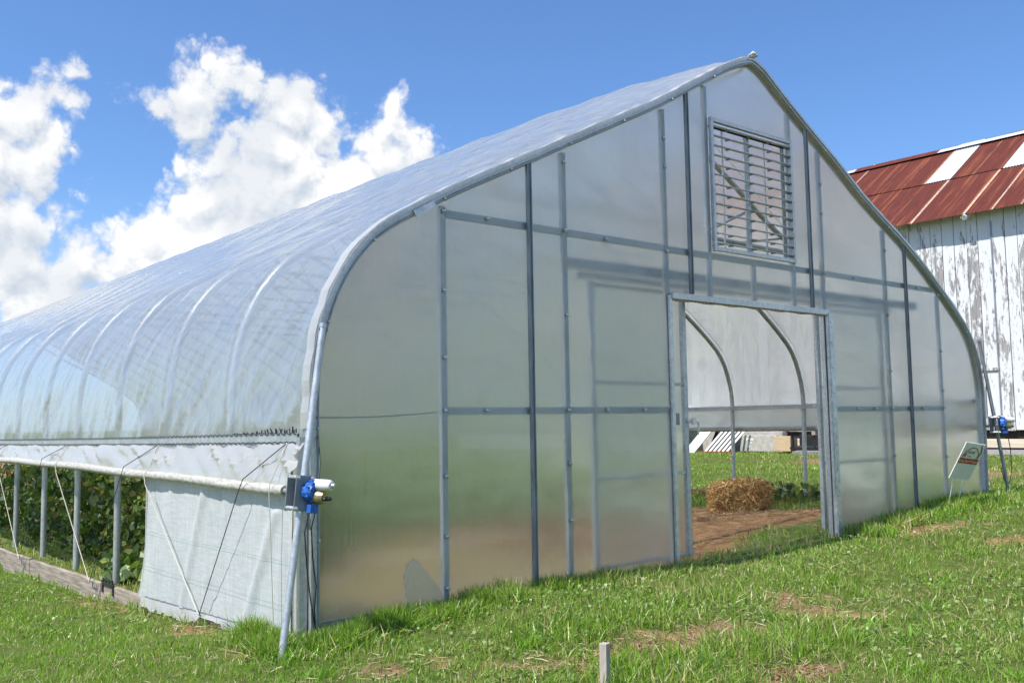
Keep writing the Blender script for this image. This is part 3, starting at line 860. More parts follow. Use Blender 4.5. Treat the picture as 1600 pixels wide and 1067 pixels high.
# end arch trim: film-lock channel + rumpled film edge
def arch_trim():
    P, L = resample(ARCH, 150); nm = arch_normals(P)
    m = P[:, 1] > .5; P = P[m]; nm = nm[m]
    def strip(name, o0, o1, y0, y1, mat, wob=0.0, sel=None):
        vs = []; fs = []; n = 0
        for i in range(len(P)):
            if sel and not sel(P[i]): continue
            w = wob * (random.random() - .5)
            ring = []
            for off, y in ((o0, y0), (o1 + w, y0), (o1 + w, y1 + w), (o0, y1)):
                ring.append((P[i][0] + nm[i][0] * off, y, P[i][1] + nm[i][1] * off))
            vs += ring
            if n:
                b = (n - 1) * 4
                for k in range(4):
                    fs.append((b + k, b + (k + 1) % 4, b + 4 + (k + 1) % 4, b + 4 + k))
            n += 1
        fs.append((0, 1, 2, 3)); fs.append(tuple((n - 1) * 4 + k for k in (3, 2, 1, 0)))
        return MB().add(vs, fs).build(name, MAT[mat], gr)
    strip('arch_channel', -.052, -.012, -.030, .015, 'galv', 0)
    strip('film_lock', -.012, .012, -.040, .03, 'aluminium', 0)
    strip('film_edge', .012, .021, -.035, .06, 'skirt', .012, sel=lambda p: p[1] > HIP_L or p[0] > 4)
    strip('lock_groove', -.048, -.036, -.034, -.030, 'galv_dark', .006)
    for i in range(6, len(P) - 6, 7):
        c = Vector((P[i][0] - nm[i][0] * .045, -.032, P[i][1] - nm[i][1] * .045))
        MB().tube([c, c + Vector((0, -.012, 0))], [.012, .008], 8).build('bolt', MAT['galv_bright'], gr, True)
    # shiny sleeve joints where arch sections meet
    for z in (3.25,):
        i = int(np.argmin(np.where(P[:, 0] < 4, np.abs(P[:, 1] - z), 9)))
        a = Vector((P[i][0] - nm[i][0] * .045, -.036, P[i][1] - nm[i][1] * .045)); j = i + 2
        b = Vector((P[j][0] - nm[j][0] * .045, -.036, P[j][1] - nm[j][1] * .045))
        MB().bar(a, b, .010, .045, (nm[i][0], 0, nm[i][1])).build('sleeve_joint', MAT['galv_bright'], gr)
    # film bunched at the peak
    mb = MB()
    for k in range(9):
        a = random.uniform(0, 6.28)
        mb.tube([(4.60 + .03 * math.cos(a), -.03, 5.195 + .012 * math.sin(a)), (4.64 + .035 * math.cos(a * 2), -.06, 5.21 + .02 * math.sin(a)), (4.66, -.02, 5.215 + .012 * math.cos(a))], [.008, .011, .004], 7)
    mb.build('bunched_film', MAT['skirt'], gr, True)


arch_trim()

# ------------------------------------------------------------------ doorway
MB().box((4.57, -.02, HEAD - .015), (2.36, .04, .05)).build('door_header', MAT['aluminium'], gr)
mbh = MB()
for k in range(46):
    x = 3.42 + k * .0505
    mbh.box((x, -.012, HEAD - .047 - .004 * math.sin(k * .9)), (.036, .018, .014))
mbh.build('header_brush', MAT['tan'], gr)
MB().box((3.378, -.012, (HEAD + .58) / 2), (.035, .02, HEAD - .6)).build('door_jamb', MAT['aluminium'], gr)
mbp = MB(); mbp.box((5.74, -.03, (HEAD + .5) / 2), (.085, .03, HEAD - .55)); mbp.box((5.79, -.015, (HEAD + .5) / 2), (.02, .05, HEAD - .55)); mbp.box((5.71, -.05, (HEAD + .5) / 2), (.012, .012, HEAD - .55))
mbp.build('door_post', MAT['galv_bright'], gr, bevel=.003)
bolts_post = [(5.745, z) for z in (.8, 1.05, 1.3, 1.55, 1.8, 2.05, 2.3, 2.55, 2.75)]
for x, z in bolts_post:
    MB().tube([(x, -.045, z), (x, -.052, z)], [.008, .005], 8).build('screw', MAT['galv'], gr, True)


def leaf_door(x0, x1, z0, z1, y, label):
    d = MB().box((x1 - .02, y, (z0 + z1) / 2), (.045, .04, z1 - z0)).build('sliding_door', MAT['galv'], gr)
    d['label'] = label
    MB().box((x0 + .02, y, (z0 + z1) / 2), (.045, .04, z1 - z0)).build('frame', MAT['galv'], d)
    for z in (z0 + .02, 1.36, 2.12, z1 - .02):
        MB().box(((x0 + x1) / 2, y, z), (x1 - x0 - .09, .025, .025)).build('rail', MAT['galv'], d)
    panel(x0 + .04, x1 - .04, z0 + .03, z1 - .03, 2, 'door_sheet', 'poly', y + .018, d)
    return d


dl = leaf_door(2.60, 3.80, .64, 2.93, .20, 'left sliding door leaf, pushed open behind the end wall')
dr = leaf_door(5.85, 7.03, .66, 2.93, .20, 'right sliding door leaf, pushed open behind the end wall')
mb = MB(); mb.tube([(3.79, .18, 1.80), (3.80, .13, 1.80), (3.815, .11, 1.80)], .014, 8); mb.tube([(3.80, .12, 1.83), (3.80, .12, 1.77)], .02, 8); mb.bar((3.81, .115, 1.80), (3.85, .11, 1.79), .012, .012); mb.bar((3.85, .11, 1.79), (3.84, .11, 1.68), .014, .010)
mb.build('door_handle', MAT['galv_bright'], dl, True)
MB().box((3.64, .165, 1.82), (.035, .012, .10)).build('latch_plate', MAT['galv_dark'], dl)

# ------------------------------------------------------------------ louvred vent
def louver():
    z0, z1, x0, x1 = LO, LT, LX0, LX1
    mb = MB()
    mb.box((x0 + .018, -.02, (z0 + z1) / 2), (.030, .036, z1 - z0)); mb.box((x1 - .018, -.02, (z0 + z1) / 2), (.030, .036, z1 - z0))
    mb.box(((x0 + x1) / 2, -.02, z0 + .022), (x1 - x0 - .074, .034, .036)); mb.box(((x0 + x1) / 2, -.02, z1 - .022), (x1 - x0 - .074, .034, .036))
    v = mb.build('louvre_vent', MAT['aluminium'], gr, bevel=.003)
    v['label'] = 'square louvred vent with open slats in the gable'
    MB().box(((x0 + x1) / 2, .03, z1 - .066), (x1 - x0 - .08, .02, .018)).build('head_seal', MAT['dark'], v)
    n = 13; src = None
    for k in range(n):
        z = z0 + .075 + k * (z1 - z0 - .15) / (n - 1)
        th = .35 if k % 4 else .15
        if src is None:
            vs = []; fs = []
            prof = [(-.018, .002), (-.013, .010), (.009, .009), (.018, .002), (.010, -.001), (-.010, .000)]
            for x in (x0 + .04, x1 - .04):
                for a, b in prof: vs.append((x - (x0 + x1) / 2, a, b))
            m_ = len(prof)
            for i in range(m_): fs.append((i, (i + 1) % m_, m_ + (i + 1) % m_, m_ + i))
            fs.append(tuple(range(m_))[::-1]); fs.append(tuple(range(m_, 2 * m_)))
            o = MB().add(vs, fs).build('slat', MAT['slat'], v); src = o
        else:
            o = src.copy(); COL.objects.link(o); o.parent = v
        o.location = ((x0 + x1) / 2, -.012, z); o.rotation_euler = (random.uniform(-.12, .12) + .05, 0, random.uniform(-.003, .003))
    for x, w in ((4.225, .014), (4.555, .014), (4.60, .045), (4.86, .014), (5.13, .014), (5.165, .03)):
        MB().box((x, .045, (z0 + z1) / 2 - .02), (w, .012, z1 - z0 - .1)).build('linkage_rod', MAT['galv' if w < .03 else 'aluminium'], v)
    mbb = MB()
    for k in range(n):
        z = z0 + .075 + k * (z1 - z0 - .15) / (n - 1)
        for x in (4.0 + .02, 4.235, 4.57, 4.87, 5.145, 5.185):
            mbb.box((x, -.012, z - .006), (.018, .05, .012))
    mbb.build('slat_clips', MAT['galv_dark'], v)['kind'] = 'stuff'


louver()

# ------------------------------------------------------------------ side walls: skirts, roll bars, tracks, boards, ropes, curtain
def wavy_strip(name, xf, ztop, zbot, y0, y1, mat, seed, dy=.05, nz=8, amp=.012):
    ys = np.arange(y0, y1, dy); vs = []; fs = []
    for i, y in enumerate(ys):
        for k in range(nz + 1):
            t = k / nz
            a = amp * (float(vnoise(np.array(y * 9 + t * 5 + seed), np.array(t * 2.0 + seed))) - .5) * 2 * math.sin(math.pi * min(1, t + .15))
            vs.append((xf(t) + a, y, ztop(y) * (1 - t) + zbot(y) * t))
        if i:
            b = (i - 1) * (nz + 1)
            for k in range(nz): fs.append((b + k, b + k + 1, b + nz + 2 + k, b + nz + 1 + k))
    return MB().add(vs, fs).build(name, MAT[mat], gr, True)


hipL = lambda y: 1.742 - .012 * y + (.0005 * y * y if y < 12 else .072)
barL = lambda y: 1.432 + .009 * min(y, 5) - .004 * math.sin(y * 2.6)
wavy_strip('side_skirt', lambda t: -.012 - .075 * math.sin(t * 1.6), lambda y: hipL(y) - .03, barL, -.02, LEN, 'skirt', 3, amp=.034)
wavy_strip('side_skirt', lambda t: 9.03 + .05 * t, lambda y: 1.96 - .002 * y, lambda y: 1.69 - .004 * y, .04, LEN, 'skirt', 8)
# rolled film on the pipe
pts = []; rs = []
yy = .05
while yy < 29:
    pts.append((-.092, yy, barL(yy) - .005)); rs.append(.028 + .011 * float(vnoise(np.array(yy * 31), np.array(.5))))
    yy += .03 if yy < 9 else .3
MB().tube(pts, rs, 12).build('roll_bar', MAT['roll'], gr, True)
MB().tube([(9.115, y, 1.672 - .003 * y) for y in np.arange(.05, LEN, .5)], .036, 10).build('roll_bar', MAT['roll'], gr, True)
MB().tube([(-.092, -.26, 1.42), (-.092, .06, 1.427)], .017, 10).build('roll_bar_end', MAT['galv'], gr, True)
MB().tube([(9.12, -.2, 1.70), (9.115, .06, 1.67)], .016, 10).build('roll_bar_end', MAT['galv'], gr, True)
# hip lock strip and its two runs of wire
def hip_strip(xc, zf, sgn):
    vs = []; fs = []
    ys = np.concatenate([np.arange(.04, 12, .4), np.arange(12, LEN, 1)])
    for i, y in enumerate(ys):
        z = zf(y)
        for a, b in ((0, .026), (sgn * .012, .024), (sgn * .012, -.024), (0, -.026)): vs.append((xc + a, y, z + b))
        if i:
            b_ = (i - 1) * 4
            for k in range(4): fs.append((b_ + k, b_ + (k + 1) % 4, b_ + 4 + (k + 1) % 4, b_ + 4 + k))
    MB().add(vs, fs).build('hip_lock_strip', MAT['aluminium'], gr)
    for dz in (.027, -.029):
        p = []
        y = .05
        while y < 13:
            ph = (y / .078) * 2 * math.pi
            p.append((xc + sgn * .016, y, zf(y) + dz + .006 * math.sin(ph))); y += .0195
        MB().tube(p, .0032, 5).build('lock_wire', MAT['black_pl'], gr, True)
hip_strip(-.006, hipL, -1)
hip_strip(9.05, lambda y: 1.985 - .002 * y, 1)
# black scuffed film caught above the strip, near the corner
mb = MB()
for k in range(30):
    y = .06 + k * .032 + random.uniform(-.01, .01); z = hipL(y) + .03
    mb.bar((-.012, y, z), (-.016, y + random.uniform(-.03, .03), z + random.uniform(.008, .034) * (1.25 - k / 30)), .008, .003)
mb.build('frayed_tape', MAT['black_pl'], gr)

# baseboards
def board(x, y0, y1, zt0, zt1, hgt, mat, th=.045):
    vs = []; n = 8
    fs = []
    for i in range(n + 1):
        t = i / n; y = y0 + (y1 - y0) * t; z = zt0 + (zt1 - zt0) * t + random.uniform(-.006, .006)
        w = random.uniform(-.003, .003)
        for a, b in ((-th / 2, 0), (th / 2, 0), (th / 2, -hgt), (-th / 2, -hgt)): vs.append((x + a + w, y, z + b))
        if i:
            b_ = (i - 1) * 4
            for k in range(4): fs.append((b_ + k, b_ + (k + 1) % 4, b_ + 4 + (k + 1) % 4, b_ + 4 + k))
    fs.append((0, 1, 2, 3)); fs.append(tuple(n * 4 + k for k in (3, 2, 1, 0)))
    return MB().add(vs, fs).build('baseboard', MAT[mat], gr, bevel=.004)
tops = lambda y: .505 - .0118 * y
seg = [0.0, 1.22, 3.66, 6.10, 8.54, 10.98, 13.4, 18, 24, 29]
for a, b in zip(seg[:-1], seg[1:]):
    board(-.022, a + .003, b - .003, tops(a) if a > 1 else .50, tops(b), .45, 'wood_grey')
for a, b in zip([0, 2.44, 4.88, 7.32, 9.76, 14, 20], [2.44, 4.88, 7.32, 9.76, 14, 20, 29]):
    board(9.05, a + .003, b - .003, .80 - .012 * a if a else .78, .80 - .012 * b, .35, 'wood_brown')

# woven curtain on the first two bays
def curtain():
    ys = np.linspace(.03, 2.49, 110); zs = np.linspace(0, 1, 46)
    Y, T = np.meshgrid(ys, zs)
    zt = 1.50; zbt = .565 - .028 * Y + .10 * sstep(.35 - Y, 0, .35) * 0
    Z = zt * (1 - T) + zbt * T
    fold = .010 * (vnoise(Y * 5 + Z * 2.2, Z * .8) - .5) + .012 * np.exp(-((Y - .62 - (Z - .6) * -.55) / .05) ** 2) * (Z < 1.3) + .010 * np.exp(-((Y - 1.55 + (Z - .9) * .45) / .05) ** 2)
    fold += .004 * (vnoise(Y * 25, Z * 1.5) - .5)
    X = -.052 - 1.9 * fold - .015 * T
    X = X - .02 * sstep(Y, 2.38, 2.49) * T
    Yy = Y + .10 * T ** 3 * sstep(Y, 2.2, 2.49) * 1.0
    ny, nx = Y.shape; idx = np.arange(nx * ny).reshape(ny, nx)
    f = np.stack([idx[:-1, :-1], idx[:-1, 1:], idx[1:, 1:], idx[1:, :-1]], -1).reshape(-1, 4)
    o = mesh_np('side_curtain', np.stack([X, Yy, Z], -1).reshape(-1, 3), f, 4, MAT['curtain'], gr, smooth=True)
    o['label'] = 'white woven curtain panel at the front corner'
    # ragged flap folded over the board
    vs = []; fs = []
    for i in range(64):
        y = .0 + i * .0405
        z = .57 - .028 * y
        dr = .05 + .035 * float(vnoise(np.array(y * 5.0), np.array(2.2))) + .02 * random.random() * (.5 if y < 1 else 1)
        if .95 < y < 1.35: dr *= .4
        for k, t in enumerate((0, .35, .7, 1)):
            vs.append((-.072 - .022 * t + .012 * (random.random() - .5) * t, y + .008 * random.random(), z - dr * t))
        if i:
            b = (i - 1) * 4
            for k in range(3): fs.append((b + k, b + k + 1, b + 5 + k, b + 4 + k))
    MB().add(vs, fs).build('ragged_flap', MAT['skirt'], gr, True)
    MB().tube([(-.075, y, .572 - .028 * y + .002 * math.sin(y * 50)) for y in np.arange(.03, 2.5, .04)], .004, 5).build('lock_wire', MAT['galv_dark'], gr, True)
    MB().tube([(-.058, 2.50, 1.43), (-.06, 2.50, .9), (-.068, 2.53, .62), (-.08, 2.60, .50)], .010, 7).build('curtain_hem', MAT['skirt'], gr, True)


curtain()


def rope(pts, mat, label, r=.0038):
    o = MB().tube(pts, r, 6).build('lacing_rope', MAT[mat], gr, True); o['label'] = label; return o


HK = [(1.314, .50), (3.80, .445), (6.32, .40), (8.8, .36)]
TP = [.163, 2.36, 4.86, 7.35, 9.8]
for i, (hy, hz) in enumerate(HK):
    ty = TP[i + 1]; bz = barL(ty)
    rope([(-.03, ty, hipL(ty) - .035), (-.09, ty, bz + .07), (-.140, ty - .01, bz), (-.134, ty - .03, bz - .08), (-.105, hy, hz + .02)], 'rope_w', 'cream rope running over the roll bar to a hook on the baseboard')
    ty = TP[i]; bz = barL(ty)
    dy = hy - ty; yb = ty + dy * .33
    rope([(-.03, ty, hipL(ty) - .035), (-.138, yb, bz + .05), (-.142, yb + .06, bz - .03), (-.105, hy, hz + .02)], 'rope_b', 'black rope running over the roll bar to a hook on the baseboard', .0032)
    mb = MB(); mb.tube([(-.045, hy, hz - .05), (-.075, hy, hz - .03), (-.078, hy, hz + .015), (-.108, hy + .012, hz + .03)], .005, 6)
    mb.tube([(-.06, hy, hz + .015), (-.07, hy - .03, hz - .02), (-.055, hy - .05, hz - .01), (-.06, hy - .045, hz - .09)], .0035, 5)
    mb.build('rope_hook', MAT['galv_dark'], gr, True)
rope([(-.03, .15, hipL(.15) - .035), (-.138, .16, 1.47), (-.142, .16, 1.40), (-.125, .155, .9), (-.11, .15, .50)], 'rope_w', 'cream rope hanging straight down beside the corner', .0035)

# corner upright: lock channel and film edge down the front corner
MB().box((.0, .012, 1.12), (.05, .03, 1.25)).build('corner_channel', MAT['aluminium'], gr)
MB().box((-.035, .02, 1.10), (.018, .05, 1.15)).build('corner_film_edge', MAT['skirt'], gr)

# torn piece of sheet near the ground
mb = MB()
vsf = [(.735, -.012, .62), (.705, -.014, .84), (.72, -.022, .905), (.775, -.026, .95), (.805, -.020, .935), (.90, -.014, .84), (1.00, -.010, .72), (1.05, -.010, .62)]
mb.add(vsf, [tuple(range(len(vsf)))[::-1]])
o = mb.build('torn_flap', MAT['galv_dark'], gr); o.data.materials[0] = film_mat('smeared_patch', .50, (.60, .57, .50), (.70, .66, .56), .5, gloss=.05, rough=.5)
MB().tube([(.715, -.016, .80), (.722, -.024, .875), (.755, -.028, .925), (.80, -.028, .94)], [.003, .004, .004, .002], 5).build('torn_edge', MAT['curtain'], gr, True)
MB().tube([(.70, -.014, .64), (.72, -.016, .74), (.76, -.018, .80), (.79, -.018, .83)], [.002, .003, .003, .001], 5).build('torn_edge', MAT['curtain'], gr, True)
# hanging wire on the wall's inner face
MB().tube([(.10 + .05 * k, .02, 1.862 - .012 * math.sin(k * .17) + .0016 * k) for k in range(19)], .0035, 5).build('inner_wire', MAT['galv_dark'], gr, True)
rel(gr)

# ------------------------------------------------------------------ motors on their poles
def pole(name_label, base, topp, r=.021, mat='galv'):
    p = empty('guide_pole', base); tag(p, name_label, 'pole', 'slanting poles that guide the roll-up motors')
    b, t = Vector(base), Vector(topp)
    MB().tube([b - (t - b).normalized() * .12, b + (t - b) * .03, t], [r * .75, r, r], 14).build('pipe', MAT[mat], p, True)
    d = (t - b).normalized()
    mb = MB(); mb.tube([t - d * .015, t + d * .012], [r * 1.12, r * 1.1], 12); mb.build('cap', MAT['galv_bright'], p, True)
    mb = MB(); mb.tube([t - d * .02 + Vector((-.03, -.006, 0)), t - d * .02 + Vector((.045, .03, .002))], .006, 8); mb.box(t - d * .02 + Vector((.04, .03, 0)), (.02, .012, .025)); mb.build('bolt', MAT['galv_dark'], p, True)
    rel(p); return p


pole('blue-grey slanting pole rising from the grass at the near left corner of the greenhouse', (-.275, -.27, .50), (.094, -.072, 2.42))
pr = pole('grey slanting pole standing beside the far right corner near the barn', (9.28, -.16, .80), (8.93, -.055, 2.715), .021, 'galv_dark')


def motor(c, label, mirror=1, cable=True, s=1.0):
    c = Vector(c); m = empty('roll_up_motor', c); tag(m, label, 'motor', 'blue and white roll-up motors on the poles')
    tilt = Matrix.Rotation(.10 * mirror, 3, 'Y')
    def P(x, y, z): return c + tilt @ Vector((x * s, y * s, z * s))
    MB().box(P(0, 0, 0), (.12 * s, .008, .205 * s), tilt).build('front_plate', MAT['galv_dark'], m, bevel=.004)
    MB().box(P(-.012, .095, 0), (.11 * s, .008, .20 * s), tilt).build('rear_plate', MAT['galv_dark'], m, bevel=.004)
    for x in (-.045, .045):
        for z in (-.088, .088):
            mb = MB(); mb.tube([P(x, -.012, z), P(x - .008, .10, z)], .012 * s, 10); mb.tube([P(x, -.022, z), P(x, -.010, z)], [.006, .008], 8)
            mb.build('spacer_bolt', MAT['galv'], m, True)
    # gearbox body
    mb = MB(); mb.tube([P(.030, -.004, .01), P(.035, -.045, .01), P(.04, -.06, .01)], [.058 * s, .052 * s, .042 * s], 14)
    mb.box(P(.042, -.035, -.085), (.05 * s, .05 * s, .05 * s), tilt); mb.box(P(.045, -.03, .055), (.055 * s, .045 * s, .05 * s), tilt)
    mb.build('gearbox', MAT['blue_pl'], m, bevel=.003)
    mb = MB()
    for k in range(7):
        a = k * .9; mb.box(P(.035 + .045 * math.cos(a), -.05, .01 + .05 * math.sin(a)), (.012, .03, .02), Matrix.Rotation(a, 3, 'Y'))
    mb.build('gearbox_rib', MAT['blue_pl'], m)
    ax = Vector((.06, -.13, -.005)).normalized() if mirror > 0 else Vector((.11, -.09, -.01)).normalized()
    a0 = P(.05, -.03, .052)
    mb = MB(); mb.tube([a0, a0 + ax * .09, a0 + ax * .115, a0 + ax * .122], [.034, .034, .030, .020], 16)
    mb.build('motor_can', MAT['white_pl'], m, True)
    mb = MB(); mb.tube([a0 + ax * .120, a0 + ax * .138], [.015, .013], 12); mb.build('end_cap', MAT['aluminium'], m, True)
    b0 = P(.05, -.03, -.018)
    mb = MB(); mb.tube([b0, b0 + ax * .04, b0 + ax * .075], [.040, .042, .034], 14); mb.build('gear_housing', MAT['brass'], m, True)
    for k, dx in enumerate((-.016, .018)):
        mb = MB(); mb.tube([b0 + ax * .070 + Vector((dx, 0, -.008)), b0 + ax * .098 + Vector((dx, 0, -.008))], [.012, .010], 10)
        mb.build('cable_gland', MAT['black_pl'], m, True)
    if cable:
        MB().tube([P(.06, -.05, .09), P(.075, -.02, .18), (.085, -.03, 1.75), (.088, -.03, 1.83), (.075, -.03, 1.862), (.065, -.02, 1.87)], .004, 6).build('cable', MAT['black_pl'], m, True)
        MB().tube([P(.055, -.05, -.10), P(.05, -.03, -.2), (.045, -.04, 1.02), (.062, -.05, .86), (.05, -.05, .72), (.06, -.05, .60)], .004, 6).build('cable', MAT['black_pl'], m, True)
        MB().tube([P(.03, -.03, -.10), P(.01, -.03, -.22), (.0, -.05, .98), (.025, -.05, .78), (.055, -.05, .62)], .004, 6).build('cable', MAT['black_pl'], m, True)
    else:
        MB().tube([P(.05, -.05, -.08), P(.10, -.05, -.30), P(.08, -.05, -.55), P(0, -.04, -.70), P(-.08, -.02, -.66), P(-.115, -.01, -.50)], .005, 6).build('cable', MAT['black_pl'], m, True)
    rel(m); return m


motor((-.105, -.215, 1.425), 'blue and white roll-up motor clamped to the near left pole', 1)
motor((9.05, -.19, 1.70), 'blue and white roll-up motor clamped to the far right pole by the barn', -1, False)

# small black bracket hooked on the baseboard
bk = MB()
bk.box((-.052, 3.46, .475), (.012, .30, .03)); bk.box((-.052, 3.60, .44), (.012, .03, .09)); bk.box((-.052, 3.32, .44), (.012, .03, .09)); bk.box((-.052, 3.46, .515), (.012, .27, .02))
for y in (3.33, 3.42, 3.50, 3.59): bk.box((-.052, y, .496), (.012, .02, .022))
b_ = bk.build('black_bracket', MAT['black_pl'], None, bevel=.004)
b_.location = (0, 0, 0)
tag(b_, 'small black plastic handle bracket hooked over the weathered baseboard', 'bracket')

# ------------------------------------------------------------------ stake, sign
st = MB(); st.box((.60, -1.92, .445), (.040, .040, .60), Matrix.Rotation(.25, 3, 'Z') @ Matrix.Rotation(.02, 3, 'Y'))
sk = st.build('wooden_stake', MAT['wood_post'], None, bevel=.003); tag(sk, 'short square wooden stake in the grass near the front', 'stake')


def sign():
    C = Vector((7.72, -.40, 1.318)); w, h_ = .328, .437
    a, b, g = -.25, .481, .131
    Mx = Matrix.Rotation(a, 3, 'Z') @ Matrix.Rotation(b, 3, 'X') @ Matrix.Rotation(g, 3, 'Y')
    s = empty('yard_sign', C); tag(s, 'white yard sign with a red banner leaning on wire legs by the right corner', 'sign')
    MB().box(C, (w, .010, h_), Mx).build('panel', MAT['white_paint'], s)
    def P(x, z, y=-.0075): return C + Mx @ Vector((x, y, z))
    # red banner
    mb = MB(); mb.box(P(0, .005), (w * .96, .003, .062), Mx); ban = mb.build('banner', MAT['red_print'], s)
    def text(body, x, z, size, mat, bold=False):
        cu = bpy.data.curves.new('lettering', 'FONT'); cu.body = body; cu.size = size; cu.align_x = 'CENTER'; cu.extrude = .0006
        cu.materials.append(MAT[mat]); o = bpy.data.objects.new('lettering', cu); COL.objects.link(o)
        rot = Mx @ Matrix(((1, 0, 0), (0, 0, -1), (0, 1, 0)))
        o.matrix_world = Matrix.Translation(P(x, z, -.0115)) @ rot.to_4x4()
        dg = bpy.context.evaluated_depsgraph_get(); me = bpy.data.meshes.new_from_object(o.evaluated_get(dg)); mw = o.matrix_world.copy()
        bpy.data.objects.remove(o); o = bpy.data.objects.new('lettering', me); COL.objects.link(o); o.matrix_world = mw
        o.parent = s; return o
    text('Crop Barn Project', 0, -.008, .042, 'cream_print')
    text('HOME', -.015, .098, .040, 'grey_print')
    text('of the', -.02, .055, .026, 'grey_print')
    pts = [P(-.135 + .27 * t, .045 + .125 * math.sin(math.pi * t) ** .7, -.009) for t in np.linspace(0, 1, 21)]
    MB().tube(pts, [.0025 + .002 * math.sin(math.pi * t) for t in np.linspace(0, 1, 21)], 5).build('arch_mark', MAT['red_print'], s)
    mb = MB()
    for k in range(7):
        t = k / 6
        mb.bar(P(.10 + .03 * math.sin(t * 3), .045 + .022 * k, -.0095), P(.115 + .03 * math.sin(t * 3 + .5), .075 + .023 * k, -.0095), .014 - .001 * k, .003, tuple(Mx @ Vector((0, -1, 0))))
    mb.build('plant_mark', MAT['green_print'], s)
    MB().bar(P(-.105, .055, -.0095), P(-.085, .09, -.0095), .022, .003, tuple(Mx @ Vector((0, -1, 0)))).build('plant_mark', MAT['orange_print'], s)
    for x in (-.08, .08):
        a_ = P(x, .05, .007); b2 = P(x, -h_ / 2, .007)
        d = (b2 - a_).normalized(); foot = Vector((b2.x - .12, b2.y + .03, g1(b2.x - .12, b2.y) - .03))
        MB().tube([a_, b2, foot], .0045, 6).build('wire_leg', MAT['galv_bright'], s, True)
    rel(s)


sign()

